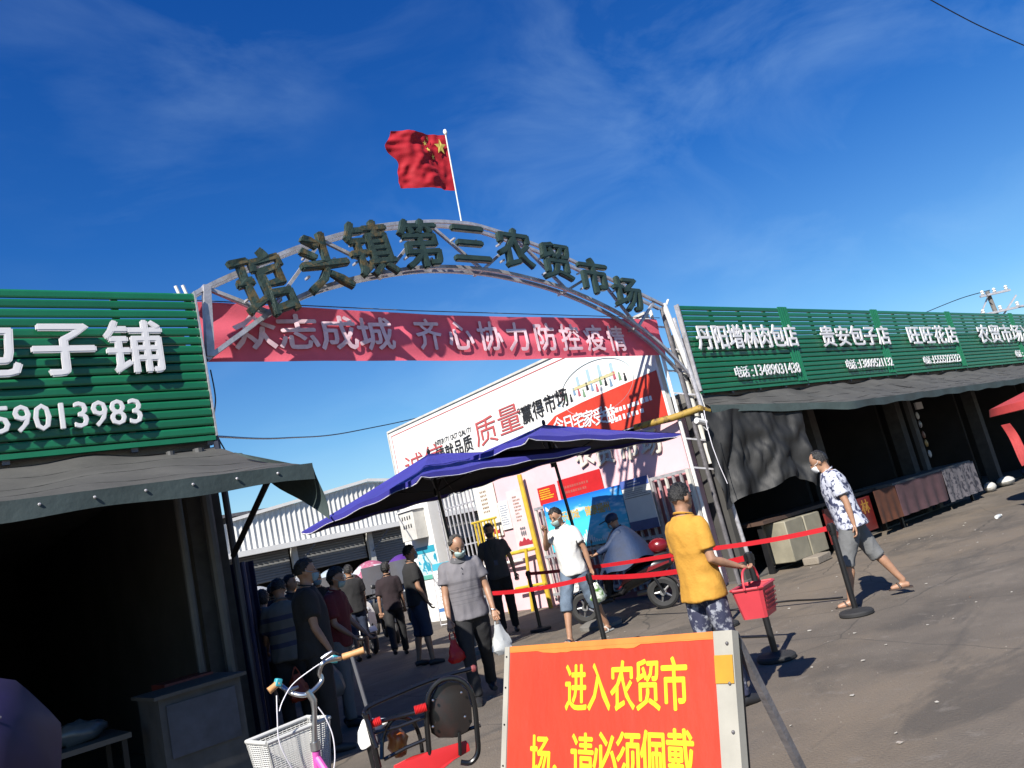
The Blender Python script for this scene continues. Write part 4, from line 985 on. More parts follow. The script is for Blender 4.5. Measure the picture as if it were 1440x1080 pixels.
# ================================================================== people
def remesh(mb, vox, name, m, parent, smooth_it=4, noise_amp=0., nscale=8., drape=0.):
    me = bpy.data.meshes.new('t'); me.from_pydata([tuple(v) for v in mb.v], [], mb.f); me.update()
    bm = bmesh.new(); bm.from_mesh(me); bmesh.ops.recalc_face_normals(bm, faces=bm.faces); bm.to_mesh(me); bm.free()
    o = bpy.data.objects.new('t', me); r = o.modifiers.new('r', 'REMESH'); r.mode = 'VOXEL'; r.voxel_size = vox
    s = o.modifiers.new('s', 'SMOOTH'); s.iterations = smooth_it; s.factor = .6
    dg = work_dg(o); me2 = bpy.data.meshes.new_from_object(o.evaluated_get(dg)); bpy.data.objects.remove(o)
    if noise_amp:
        for v in me2.vertices:
            c = v.co; n1 = mnoise.noise(Vector((c.x*nscale, c.y*nscale, c.z*nscale*.45)))+.5*mnoise.noise(Vector((c.x*nscale*2+7, c.y*nscale*2, c.z*nscale*1.7)))
            ridge = 1-abs(mnoise.noise(Vector((c.x*nscale*1.3+3, c.y*nscale*1.3, c.z*nscale*.8+c.x*4))))*2.2
            v.co = c+v.normal*noise_amp*(n1*.8+.7*max(-.5, ridge)-.35)
    me2.name = name
    me2.polygons.foreach_set('use_smooth', [True]*len(me2.polygons))
    o = bpy.data.objects.new(name, me2); C.objects.link(o); me2.materials.clear(); me2.materials.append(m); o.parent = parent
    return o
def person(label, loc, face, H=1.7, build=1.0, lean=0., legs=((0, 0), (0, 0)), arms=((5, 8, 12), (5, 8, 12)), head=(0, 0), shirt=None, sleeve=.55, pants=None, pants_len=1.0, hair=HAIR, bald=0., long_hair=False, mask=None, shoes=BLACKC, vox=.02, skin=None, custom=None, shirt_len=0., shirt_w=1., group=None, sandals=False, sit=False):
    """local axes: +Y ahead, +X the person's right, feet at z 0"""
    t = thing('person', label, 'person', loc, face, group=group, s=H/1.7)
    sk = skin or SKIN
    J = {}
    hip_z = 0
    drops = []
    for s, (th, kn) in zip((1, -1), legs):
        a, b = R(th), R(th-kn); drops.append(.43*math.cos(a)+.41*math.cos(b)+.075)
    hip_z = max(drops) if not sit else sit
    for s, (th, kn) in zip((1, -1), legs):
        a, b = R(th), R(th-kn)
        h = V(.088*s, 0, hip_z); k = h+V(.012*s, .43*math.sin(a), -.43*math.cos(a)); f = k+V(0, .41*math.sin(b), -.41*math.cos(b)); J[s] = (h, k, f, b)
    Lm = Matrix.Rotation(-R(lean), 3, 'X'); pv_ = V(0, 0, hip_z)
    def up(p): return pv_+Lm @ (Vector(p)-V(0, 0, .90))  # torso coordinates (standing, hip at .90) to the leaned body
    neckp = up((0, .005, 1.475)); hp = up((0, .03, 1.60)); Hm = Lm @ Matrix.Rotation(-R(head[0]), 3, 'X') @ Matrix.Rotation(R(head[1]), 3, 'Z')
    hp = neckp+(Hm @ V(0, .02, .125))
    AJ = {}
    for s, (fw, ab, el) in zip((1, -1), arms):
        sh = up((.165*s, -.004, 1.375)); a = R(fw); b = R(ab)
        d1 = V(math.sin(b)*s, math.sin(a)*math.cos(b), -math.cos(a)*math.cos(b)); e = sh+d1*.285
        a2 = R(fw+el); d2 = V(math.sin(b)*s*.3, math.sin(a2), -math.cos(a2)).normalized(); w_ = e+d2*.245
        AJ[s] = [sh, e, w_, d2]
    if custom:
        for s, (e, w_) in custom.items():
            sh = AJ[s][0]; e, w_ = Vector(e), Vector(w_); AJ[s] = [sh, e, w_, (w_-e).normalized()]
    bu = build
    def ring(z, rx_, ry_, yo=0, n=20, ex=0): return [up((math.copysign(abs(math.cos(2*math.pi*k/n))**.85, math.cos(2*math.pi*k/n))*(rx_*bu+ex), yo+math.sin(2*math.pi*k/n)*(ry_*bu+ex), z)) for k in range(n)]
    T = [(.84, .10, .085, -.01), (.89, .158, .112, -.01), (.95, .162, .112, -.005), (1.04, .148, .103, 0), (1.15, .152, .108, 0), (1.27, .168, .115, -.005), (1.36, .168, .1, -.01), (1.405, .145, .082, -.01), (1.44, .1, .066, -.005), (1.47, .06, .056, 0)]
    # ---- body
    m = MB(); m.loft([ring(z, a, b, y) for z, a, b, y in T]); m.tube([up((0, -.005, 1.42)), neckp, hp-(Hm @ V(0, .02, .02))], [.062, .054, .052], 12)
    m.ball(hp+(Hm @ V(0, -.008, .015)), (.076, .094, .098), 18, Hm); m.ball(hp+(Hm @ V(0, .022, -.055)), (.056, .066, .062), 14, Hm)
    m.ball(hp+(Hm @ V(0, .093, -.022)), (.013, .02, .024), 8, Hm); m.ball(hp+(Hm @ V(0, .084, -.06)), (.024, .012, .010), 8, Hm)
    for s in (1, -1): m.ball(hp+(Hm @ V(.077*s, -.008, -.012)), (.012, .02, .032), 8, Hm)
    for s in (1, -1):
        h, k, f, b = J[s]
        m.tube([h+V(0, 0, .02), h.lerp(k, .5), k, k.lerp(f, .3)+V(0, -.012, 0), k.lerp(f, .7), f], [.085*bu, .07*bu, .052, .055, .04, .035], 12)
        m.tube([f+V(0, -.045, -.045), f+V(0, 0, -.035), f+V(.005*s, .08, -.048), f+V(.01*s, .15, -.058)], [.03, .036, .034, .022], 10)
        sh, e, w_, d2 = AJ[s]
        m.ball(sh, .042, 10); m.tube([sh, sh.lerp(e, .5), e, e.lerp(w_, .35), w_], [.044*bu, .043*bu, .038, .037, .025], 10)
        side = d2.cross(V(0, 1, 0.2)); side = side.normalized() if side.length > .1 else V(1, 0, 0)
        m.loft([[w_+d2*a+side*(x*q_)+side.cross(d2)*(y_*r_) for x, y_ in ((1, .5), (1, -.5), (-1, -.5), (-1, .5))] for a, q_, r_ in ((0, .022, .03), (.04, .032, .03), (.085, .036, .024))])
    body = remesh(m, vox*.85, 'body', sk, t, 3)
    # fingers, joined to the body mesh
    f_ = MB()
    for s in (1, -1):
        sh, e, w_, d2 = AJ[s]; side = d2.cross(V(0, 1, .2)); side = side.normalized() if side.length > .1 else V(1, 0, 0); nrm = side.cross(d2)
        pal = nrm if nrm.y > 0 else -nrm
        for k, L_ in enumerate((.062, .072, .068, .054)):
            o_ = w_+d2*.075+side*(-.027+.018*k); p1 = o_+d2*L_*.5+pal*.006; p2 = p1+(d2*.6+pal*.7).normalized()*L_*.35; p3 = p2+(d2*.1+pal*.9).normalized()*L_*.3
            f_.tube([o_, p1, p2, p3], [.0095, .0085, .008, .006], 6)
        o_ = w_+d2*.025+pal*.01-side*.02; f_.tube([o_, o_+d2*.03-side*.02+pal*.015, o_+d2*.055-side*.018+pal*.03], [.012, .0095, .007], 6)
    b2 = bmesh.new(); b2.from_mesh(body.data); vs = [b2.verts.new(v) for v in f_.v]
    for fc in f_.f:
        try: b2.faces.new([vs[i] for i in fc]).smooth = True
        except ValueError: pass
    b2.to_mesh(body.data); b2.free()
    # ---- hair, eyes, mask
    def shell(name, mm, inreg, outk=1.10, ink=.82, amp=0., c=(0, -.008, .015), r=(.076, .094, .098)):
        q = MB(); nu, nv = 36, 26; cc = hp+(Hm @ Vector(c)); vs = []
        for i in range(nv+1):
            th = math.pi*i/nv
            for k in range(nu):
                a = 2*math.pi*k/nu; d = Vector((math.sin(th)*math.cos(a), math.sin(th)*math.sin(a), math.cos(th)))
                kk = outk if inreg(d) else ink
                kk += amp*mnoise.noise(d*7) if kk == outk else 0
                vs.append(cc+(Hm @ Vector((d.x*r[0]*kk, d.y*r[1]*kk, d.z*r[2]*kk))))
        q.add(vs, [(i*nu+k, i*nu+(k+1) % nu, (i+1)*nu+(k+1) % nu, (i+1)*nu+k) for i in range(nv) for k in range(nu)]); return q.build(name, mm, t)
    def hreg(d):
        d = d+Vector((0, 0, .13*mnoise.noise(d*9+Vector((loc[0], 0, 0)))+.06*mnoise.noise(d*23)))
        if bald and d.y > .25 and d.z > .1 and d.y*.7+d.z*.5 > 1-bald and abs(d.x) < .75: return False
        if d.y > .45: return d.z > .52
        if d.y > .05: return d.z > .28-.2*(abs(d.x) > .6)*(d.y < .3)
        return d.z > (-.95 if long_hair else -.42)
    if hair: shell('hair', hair, hreg, 1.09 if not long_hair else 1.16, .8, .16)
    for s in (1, -1):
        e = MB(); e.ball(hp+(Hm @ V(.03*s, .083, .0)), (.012, .006, .005), 8, Hm); e.build('eye', BLACKC, t)
        e = MB(); e.ball(hp+(Hm @ V(.031*s, .086, .026)), (.019, .005, .004), 8, Hm); e.build('eyebrow', HAIR, t)
    if mask: 
        shell('face_mask', mask, lambda d: d.y > .12+.35*abs(d.x) and -.75 < d.z < .22 and d.y > .2, 1.13, .8, .02, (0, .024, -.045), (.062, .078, .07))
        e = MB()
        for s in (1, -1): e.tube([hp+(Hm @ V(.058*s, .06, -.02)), hp+(Hm @ V(.078*s, .02, -.012)), hp+(Hm @ V(.082*s, -.006, .008))], .0022, 4)
        e.build('mask_loop', mask, t)
    # ---- clothes
    gx = .45*(vox-.011)
    if shirt:
        m = MB(); ex = .016+gx
        zs = [(.83-shirt_len, .168*shirt_w, .128*shirt_w, -.01), (.90, .168*shirt_w, .126, -.005), (1.0, .158, .12, 0), (1.12, .155, .12, 0), (1.25, .168, .122, -.005), (1.35, .168, .106, -.01), (1.395, .148, .086, -.01), (1.43, .108, .07, -.005), (1.462, .066, .06, 0)]
        m.loft([ring(z, a, b, y, 24, ex) for z, a, b, y in zs])
        for s in (1, -1):
            sh, e, w_, d2 = AJ[s]; m.ball(sh-V(.008*s, 0, .002), .067*bu+gx, 12)
            if sleeve <= 1: m.tube([sh-V(.03*s, 0, .01), sh.lerp(e, .12), sh.lerp(e, sleeve*.5), sh.lerp(e, sleeve)], [.06*bu+gx, .068*bu+gx, .068*bu+gx, .072*bu+gx], 14)
            else: m.tube([sh-V(.03*s, 0, -.01), e, e.lerp(w_, sleeve-1)], [.07*bu+gx, .058+gx, .047+gx], 14)
        remesh(m, vox, 'shirt', shirt, t, 5, .0085, 8)
        c = MB(); c.tube([up((.068*math.cos(a), .064*math.sin(a)+(.012 if math.sin(a) > 0 else 0), 1.468-.022*math.sin(a))) for a in [2*math.pi*k/24 for k in range(25)]], .0085, 6); c.build('neckband', shirt, t)
    if pants:
        m = MB(); m.loft([ring(z, a, b, y, 20, .012) for z, a, b, y in [(.80, .11, .09, -.01), (.86, .158, .118, -.01), (.93, .165, .117, -.006), (1.0, .158, .11, 0)]])
        for s in (1, -1):
            h, k, f, b = J[s]
            if pants_len < 1: k2 = h.lerp(k, 1) if pants_len > .55 else h.lerp(k, pants_len/.5); end = k.lerp(f, (pants_len-.5)*2) if pants_len > .5 else k2; pts = [h, h.lerp(k, .5), k, end] if pants_len > .5 else [h, h.lerp(k, .5), k2]; rr = [.098*bu, .09*bu, .08, .078] if pants_len > .5 else [.098*bu, .095*bu, .093]
            else: pts = [h, h.lerp(k, .5), k, k.lerp(f, .5), f+V(0, -.0, .0)]; rr = [.098*bu, .086*bu, .068, .06, .054]
            m.tube(pts, [r_+gx+.004 for r_ in rr], 14)
        remesh(m, vox, 'trousers', pants, t, 3, .009, 8)
    for s in (1, -1):
        h, k, f, b = J[s]; m = MB()
        if sandals:
            m.loft([[f+V(x*.042, y, -.077+zz) for x, y in ((-1, -.07), (1, -.07), (1.1, .06), (1, .14), (.3, .175), (-.6, .165), (-1, .1))] for zz in (0, .014)])
            m.build('sandal', shoes, t); q = MB(); q.tube([f+V(-.04, .05, -.06), f+V(-.02, .07, -.018), f+V(.02, .075, -.018), f+V(.042, .05, -.06)], .012, 6); q.build('strap', shoes, t)
        else:
            m.tube([f+V(0, -.06, -.045), f+V(0, 0, -.03), f+V(.005*s, .08, -.045), f+V(.01*s, .165, -.054)], [.034, .044, .043, .026], 12)
            o = m.build('shoe', shoes, t)
    t['_'] = 1; del t['_']
    return t, J, AJ, up, hp, Hm
def stand(px, py, d): p = at(px, py, d=d); return V(p.x, p.y, 0)
def facing(dx, dy): return math.atan2(-dx, dy)
GMASK = mat('pale_green_mask', (.42, .56, .54), .8, var=.05); WMASK = mat('white_mask', (.72, .74, .74), .8, var=.05); BMASK = mat('blue_mask', (.25, .4, .5), .8, var=.05)
POLO = stripes('grey_polo_cloth', (.2, .19, .21), (.09, .085, .095), [(1.19, 1.215), (1.135, 1.142), (1.10, 1.12), (1.06, 1.066), (1.02, 1.026), (.985, .99)])
BLKT = mat('black_cloth', (.012, .012, .014), .85, var=.3, vscale=6, bump=.2, bscale=60)
# elderly man in the grey polo shirt
g1 = V(5.12, 7.18, 0)
P1, J_, A_, up1, hp1, Hm1 = person('elderly masked man in a grey striped polo shirt carrying a bag in each hand', g1, facing(-.55, -.9), 1.74, 1.08, 6, ((14, 8), (-12, 16)), ((6, 10, 12), (2, 12, 18)), (22, 12), POLO, .62, BLKT, 1, HAIRG, .35, mask=GMASK, vox=.013, shirt_w=1.08)
m = MB(); m.grid(lambda u, v: up1((.075*math.cos(math.pi*(.1+.8*u))*(1+.35*v), .07*math.sin(math.pi*(.1+.8*u))+.022*v+.012, 1.475-.05*v-.02*math.sin(math.pi*u))), 16, 4, .005); m.build('collar', mat('dark_collar', (.1, .1, .11), .8), P1)
for z in (1.36, 1.3, 1.24): b = MB(); b.ball(up1((0, .134, z)), .007, 8); b.build('button', DARKM, P1)
m = MB(); w0 = A_[-1][2]; m.tube([w0+V(.028*math.cos(a), .028*math.sin(a), .01*math.cos(a)) for a in [2*math.pi*k/14 for k in range(15)]], .006, 6); m.build('wrist_watch', CHROME, P1)
for o in P1.children:
    if o.name.startswith('face_mask'): pass
def bag(name, label, hand_world, w_, h, mm, cat='bag', seed=0, contents=None):
    """a carrier bag hanging from a hand"""
    m = MB(); T = Vector(hand_world); rings = []
    for i in range(13):
        v = i/12; z = -.09-h*v-.02*math.sin(v*3+seed); r_ = w_*(.3+.7*min(1, (v*1.25)))*(1-.35*max(0, v-.85)/.15)
        ring = []
        for k in range(18):
            a = 2*math.pi*k/18; nn_ = 1+.3*mnoise.noise(V(math.cos(a)*2+seed, math.sin(a)*2, v*2))+.1*(1-v)*math.sin(a*6+seed)+.16*mnoise.noise(V(math.cos(a)*5+seed, math.sin(a)*5, v*7))
            ring.append(T+V(math.cos(a)*r_*nn_, math.sin(a)*r_*.6*nn_, z+.012*mnoise.noise(V(a*2, v*4, seed))))
        rings.append(ring)
    m.loft(rings)
    for s in (-1, 1): m.tube([T+V(0, 0, 0), T+V(.03*s, 0, -.05), T+V(w_*.35*s, 0, -.1)], [.008, .007, .01], 6)
    o = m.build(name, mm); return tag(o, label, cat)
def wpt(t, p): 
    bpy.context.view_layer.update(); return t.matrix_world @ Vector(p)
REDB = cloth_translucent('red_plastic_film', (.6, .015, .02), .4, .35); WHB = cloth_translucent('white_plastic_film', (.66, .68, .68), .35, .3)
h = wpt(P1, A_[1][2]+A_[1][3]*.09); bag('carrier_bag', 'red plastic bag held by the man in the grey polo shirt', h, .1, .26, REDB, seed=1)
h = wpt(P1, A_[-1][2]+A_[-1][3]*.09); bag('carrier_bag', 'thin white plastic bag held by the man in the grey polo shirt', h, .12, .26, WHB, seed=5)
# guard
GRS = mat('charcoal_shirt', (.075, .07, .075), .85, var=.12, bump=.2, bscale=50)
P2, J_, A_, up2, hp2, _h = person('guard in a dark grey shirt with a lanyard standing with hands behind his back', V(8.68, 11.1, 0), facing(-.62, -.78), 1.84, 1.0, 0, ((3, 0), (-3, 2)), ((-12, 16, 20), (-12, 16, 20)), (4, -8), GRS, .7, BLKT, 1, mask=GRS, vox=.019)
m = MB(); m.tube([up2((-.07, .05, 1.46)), up2((-.03, .14, 1.3)), up2((0, .145, 1.12)), up2((.03, .14, 1.3)), up2((.07, .05, 1.46))], .006, 5); m.build('lanyard', BLACKC, P2)
m = MB(); m.box(up2((0, .152, 1.09)), (.06, .006, .08)); m.build('badge', mat('navy_badge', (.03, .04, .12), .5), P2)
# man in white T-shirt
WT = mat('white_cotton', (.6, .6, .58), .85, var=.05, bump=.2, bscale=50); DEN = mat('denim', (.13, .18, .25), .85, var=.25, vscale=12, bump=.3, bscale=90)
P3, J3, A3, up3, hp3, Hm3 = person('man in a white T-shirt and denim shorts touching his face mask', V(7.8, 8.3, 0), facing(-.85, -.15), 1.86, .96, 5, ((24, 12), (-16, 10)), ((30, 12, 120), (-16, 10, 12)), (14, 0), WT, .6, DEN, .62, mask=GMASK, vox=.013, sandals=True, shoes=OFFW, shirt_w=1.05, custom={1: ((.27, .12, 1.18), (.12, .24, 1.38))})
GRB = cloth_translucent('bag_of_greens', (.5, .6, .45), .3, .3)
gm = mat('greens_in_film', (.6, .66, .55), .3, var=.1, col2=(.12, .28, .03), thr=(.48, .6), vscale=14)
h = wpt(P3, A3[-1][2]+A3[-1][3]*.09); bag('vegetable_bag', 'clear carrier bag of green vegetables held by the man in the white T-shirt', h, .14, .28, gm, seed=9)
m = MB(); m.tube([A3[-1][0].lerp(A3[-1][1], .6)+V(.0, .076*math.cos(a), .07*math.sin(a)) for a in [2*math.pi*k/18 for k in range(19)]], .008, 5); m.build('sleeve_hem', BLACKC, P3)
# man in yellow
YT = mat('mustard_cotton', (.62, .31, .035), .85, var=.07, vscale=4, bump=.2, bscale=50)
CAM_ = mat('blue_white_patterned_cloth', (.03, .035, .08), .85, col2=(.38, .4, .46), thr=(.5, .6), vscale=18, bump=.1)
P4, J4, A4, up4, hp4, _h = person('man in a mustard yellow T-shirt holding out a red basket', V(5.04, 4.0, 0), facing(1.0, -.22), 1.67, 1.0, -1, ((4, 4), (-4, 6)), ((0, 8, 66), (6, 10, 60)), (4, 4), YT, .72, CAM_, 1, mask=None, vox=.013, shirt_len=.03, shirt_w=1.12)
m = MB(); m.tube([up4((.072*math.cos(a), .066*math.sin(a), 1.462-.03*math.sin(a))) for a in [2*math.pi*k/20 for k in range(21)]], .004, 5); m.build('neck_cord', BLACKC, P4)
# red shopping basket
hb_ = wpt(P4, A4[1][2]+A4[1][3]*.08)
BR = mat('red_basket_plastic', (.68, .06, .08), .4, var=.06)
BAS = thing('shopping_basket', 'red plastic shopping basket with a raised handle held by the man in yellow', 'basket', (hb_.x+.02, hb_.y-.0, hb_.z-.36), R(16))
def br(k, z, w=.172, l=.12): return [V(x*w*k, y*l*k, z) for x, y in ((-1, -.8), (-.85, -1), (.85, -1), (1, -.8), (1, .8), (.85, 1), (-.85, 1), (-1, .8))]
m = MB(); m.loft([br(.78, 0), br(1, .22), br(.975, .22), br(.76, .008)]); m.build('shell', BR, BAS)
m = MB(); m.tube(br(1.02, .222)+[br(1.02, .222)[0]], .011, 6, cap=False); m.build('rim', BR, BAS)
m = MB(); m.tube(smooth_pts([(-.19, 0, .22), (-.17, 0, .30), (-.1, 0, .355), (.1, 0, .355), (.17, 0, .30), (.19, 0, .22)], 5), .009, 8); m.build('handle', BR, BAS)
pr = MB()
for i in range(9):
    for j in range(5): pr.ball((-.12+.03*i, -.131*(.78+.22*(.05+.035*j)/.22)-.001, .05+.032*j), (.009, .003, .011), 6)
pr.build('embossed_holes', mat('deep_red_plastic', (.5, .03, .05), .5), BAS)
# man in patterned shirt
PT = mat('blue_white_floral_shirt', (.5, .52, .6), .8, col2=(.04, .05, .12), thr=(.5, .56), vscale=17, bump=.15, bscale=50)
GSH = mat('grey_shorts_cloth', (.17, .175, .18), .85, var=.08, bump=.2, bscale=40)
BRS = mat('brown_sandal', (.05, .03, .022), .6)
P5, J5, A5, up5, hp5, _h = person('balding man in a blue and white floral shirt and grey shorts striding past', V(8.72, 4.66, 0), facing(-.5, .8), 1.76, 1.12, 7, ((-22, 8), (18, 6)), ((-4, 8, 14), (-14, 8, 12)), (10, -4), PT, .72, GSH, .58, bald=.45, mask=WMASK, vox=.013, sandals=True, shoes=BRS, shirt_w=1.12, shirt_len=.02)
# people in the shade of the left shop, put partly into darker cloth colours
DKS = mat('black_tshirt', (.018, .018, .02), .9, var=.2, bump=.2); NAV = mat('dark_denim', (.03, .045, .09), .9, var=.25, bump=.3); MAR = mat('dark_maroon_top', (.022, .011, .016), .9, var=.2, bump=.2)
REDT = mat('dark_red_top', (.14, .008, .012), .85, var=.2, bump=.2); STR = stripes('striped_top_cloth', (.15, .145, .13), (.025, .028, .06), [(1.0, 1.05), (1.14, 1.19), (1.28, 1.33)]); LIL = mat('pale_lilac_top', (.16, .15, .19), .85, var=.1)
person('masked man in black T-shirt and denim shorts by the white pillar', V(6.7, 10.65, 0), facing(.8, -.3), 1.76, 1.06, 0, ((4, 4), (-6, 6)), ((2, 8, 20), (-4, 8, 16)), (0, 0), DKS, .7, NAV, .6, mask=BMASK, vox=.019)
W7 = person('woman in dark maroon walking away with a small bag at her side', V(7.4, 12.6, 0), facing(.5, .86), 1.6, .95, 0, ((10, 4), (-16, 20)), ((4, 8, 10), (-10, 10, 14)), (0, 0), MAR, .9, BLKT, 1, long_hair=True, mask=None, vox=.02)
s8 = stand(436, 860, 8.3)
person('broad masked man in black looking right, largest of the shaded crowd', s8, facing(.75, -.35), 1.79, 1.14, 0, ((4, 4), (-4, 4)), ((4, 8, 20), (2, 8, 12)), (0, 0), DKS, .7, BLKT, 1, mask=BMASK, vox=.019)
s9 = stand(470, 860, 9.4)
person('masked woman in a dark red top right behind the broad man in black', s9, facing(.6, -.75), 1.66, 1.0, 4, ((4, 4), (-4, 4)), ((10, 10, 40), (10, 8, 30)), (10, 0), REDT, .8, GSH, 1, mask=GMASK, vox=.02, long_hair=True)
s10 = stand(397, 860, 9.2)
person('man in a cream and navy striped top seen from behind in the shade', s10, facing(.35, .9), 1.68, 1.05, 4, ((4, 4), (-4, 4)), ((14, 10, 50), (14, 8, 40)), (10, 0), STR, .8, BLKT, 1, mask=BMASK, vox=.02)
s11 = stand(370, 860, 10.2)
person('person in a pale lilac top, leftmost of the shaded crowd', s11, facing(.5, .8), 1.6, .95, 2, ((4, 4), (-4, 4)), ((14, 10, 50), (14, 8, 40)), (10, 0), LIL, .8, BLKT, 1, long_hair=True, vox=.02)
s12 = stand(413, 860, 12.2)
person('man in black whose face shows between the striped top and the broad man', s12, facing(.5, -.7), 1.72, .98, 0, ((4, 4), (-4, 4)), ((4, 8, 10), (4, 8, 10)), (0, 0), DKS, .7, BLKT, 1, vox=.021)
h = stand(455, 900, 8.9); bag('carrier_bag', 'translucent grey bag near the handlebar among the shaded crowd', (h.x, h.y, .82), .16, .34, cloth_translucent('grey_film', (.2, .2, .2), .3, .4), seed=3)
h = stand(408, 900, 9.0); bag('carrier_bag', 'dark orange bag held low among the shaded crowd', (h.x, h.y, .78), .12, .24, mat('orange_film', (.4, .05, .015), .5), seed=4)

# more of the crowd, copied from those already standing in the shade
CR = [o for o in C.objects if o.parent is None and o.get('category') == 'person']
def crowd(i, px, d, f_, lb, s): p = stand(px, 860, d); dup(CR[i], p, f_, lb, s=s)
crowd(5, 452, 12.8, facing(-.2, -1), 'dark masked man standing far behind the woman in the dark red top', 1.0)
crowd(6, 388, 13.5, facing(.9, .3), 'dim figure in maroon far behind the striped top', .98)
crowd(5, 500, 15.5, facing(.3, .95), 'distant dark man walking between the scooters', 1.0)
crowd(6, 424, 16.0, facing(-.8, .5), 'distant dim woman between the two white canopies', .95)
crowd(5, 352, 12.4, facing(-.9, -.3), 'dark figure half hidden by the navy tarpaulin', 1.0)
# ================================================================== scooters
def scooter(label, loc, rz, col, canopy=None, group='parked electric scooters', s=1.0, box=False):
    t = thing('parked_scooter', label, 'scooter', loc, rz, group, s)
    def wheel(y, nm):
        m = MB(); m.lathe([(.14, -.04), (.2, -.05), (.235, -.03), (.245, 0), (.235, .03), (.2, .05), (.14, .04)], (0, y, .245), 26, 'x', cap=False); w_ = m.build(nm, RUBBER, t)
        m = MB(); m.lathe([(.03, -.05), (.05, -.05), (.05, .05), (.03, .05)], (0, y, .245), 12, 'x'); m.lathe([(.145, -.03), (.15, 0), (.145, .03)], (0, y, .245), 24, 'x', cap=False)
        for k in range(5):
            a = 2*math.pi*k/5; m.tube([(0, y+.04*math.cos(a), .245+.04*math.sin(a)), (0, y+.145*math.cos(a), .245+.145*math.sin(a))], [.02, .014], 6)
        m.build('rim', mat('alloy', (.45, .45, .46), .35, .8), w_)
    wheel(.62, 'front_wheel'); wheel(-.62, 'rear_wheel')
    def sec(y, zc, w_, h): return [V(w_*math.copysign(abs(math.cos(a))**.6, math.cos(a)), y, zc+h*math.copysign(abs(math.sin(a))**.6, math.sin(a))) for a in [2*math.pi*k/16 for k in range(16)]]
    m = MB(); m.loft([sec(-.88, .66, .05, .03), sec(-.8, .66, .1, .07), sec(-.6, .62, .14, .13), sec(-.3, .56, .15, .15), sec(-.12, .5, .12, .14), sec(-.02, .36, .13, .05), sec(.3, .34, .14, .04), sec(.4, .38, .13, .06)]); m.build('body', col, t)
    m = MB()
    P_ = [(.42, .34, .15), (.50, .55, .17), (.50, .75, .16), (.44, .92, .12), (.40, .97, .08)]
    m.loft([[V(-w_, y-.03, z), V(0, y+.07, z+.01), V(w_, y-.03, z), V(w_*.8, y-.06, z), V(0, y-.02, z), V(-w_*.8, y-.06, z)] for y, z, w_ in P_]); m.build('front_shield', col, t)
    m = MB(); m.loft([[V(a*.07, .62+.27*math.sin(b), .245+.27*math.cos(b)) for a in (-1, 1)]+[V(a*.07, .62+.255*math.sin(b), .245+.255*math.cos(b)) for a in (1, -1)] for b in [R(q_) for q_ in range(-70, 60, 13)]]); m.build('front_fender', col, t)
    m = MB(); m.loft([[V(a*.07, -.62+.28*math.sin(b), .245+.28*math.cos(b)) for a in (-1, 1)]+[V(a*.07, -.62+.262*math.sin(b), .245+.262*math.cos(b)) for a in (1, -1)] for b in [R(q_) for q_ in range(-100, 30, 13)]]); m.build('rear_mudguard', BLACKP, t)
    m = MB(); m.loft([sec(-.86, .80, .08, .02), sec(-.78, .80, .12, .04), sec(-.4, .77, .14, .05), sec(-.15, .74, .11, .045), sec(-.08, .72, .06, .02)]); m.build('seat', BLACKP, t)
    for s_ in (-1, 1):
        m = MB(); m.tube([(.06*s_, .62, .245), (.06*s_, .5, .6)], .018, 8); m.build('fork_leg', DARKM, t)
        m = MB(); m.tube([(.12*s_, -.64, .25), (.13*s_, -.52, .6)], .022, 8); m.build('shock', DARKM, t)
        m = MB(); m.tube([(.2*s_, .36, 1.0), (.24*s_, .34, 1.16)], .006, 6); m.ball((.26*s_, .34, 1.2), (.055, .012, .035), 10); m.build('mirror', BLACKP, t)
    m = MB(); m.tube([(-.34, .26, .98), (-.2, .36, 1.0), (0, .4, .98), (.2, .36, 1.0), (.34, .26, .98)], [.02, .014, .02, .014, .02], 8); m.build('handlebar', BLACKP, t)
    m = MB(); m.ball((0, .5, .82), (.08, .05, .06), 12); m.build('headlight', mat('clear_lens', (.5, .52, .55), .1), t)
    m = MB(); m.ball((0, -.88, .68), (.08, .03, .035), 10); m.build('tail_light', RED, t)
    m = MB(); m.box((0, -.95, .5), (.16, .012, .1), Matrix.Rotation(-.3, 3, 'X')); m.build('licence_plate', WHITEP, t)
    if box:
        m = MB(); m.loft([sec(-1.02, 1.0, .1, .1), sec(-.98, 1.0, .19, .14), sec(-.72, 1.0, .19, .14), sec(-.68, 1.0, .12, .1)]); m.build('top_box', col, t)
    if canopy:
        mm, wd = canopy; m = MB()
        m.grid(lambda u, v: (wd*(u-.5)*2*(1-.25*abs(v-.5)*2), .6-1.2*v, 1.74-.22*(abs(u-.5)*2)**2-.3*(abs(v-.45)*1.6)**2.2), 14, 14, .006); m.build('rain_canopy', mm, t)
        m = MB(); m.tube([(0, .42, .9), (0, .5, 1.4), (0, .35, 1.68)], .012, 6); m.tube([(0, -.85, .8), (0, -.7, 1.3), (0, -.35, 1.64)], .012, 6); m.build('canopy_pole', DARKM, t)
        m = MB(); m.grid(lambda u, v: (.3*(u-.5)*2, .62+.1*v-.05*(abs(u-.5)*2)**2, 1.6-.6*v), 8, 6, .004); m.build('windscreen', mat('smoky_windscreen', (.12, .12, .13), .12, var=.05), t)
    return t
MBL = mat('black_fairing', (.012, .012, .014), .25, spec=.6); MBL2 = mat('glossy_dark_red', (.2, .008, .014), .25, .1, spec=.6); mdark = mat('grey_black_fairing', (.03, .03, .033), .35)
rw = V(9.56, 8.34, 0); hx = V(-.55, .83, 0).normalized(); sc_l = rw+hx*.62
SC = scooter('black and red scooter under the rider in the blue cape', sc_l, facing(hx.x, hx.y), MBL, None, None, 1.0)
del_ = None
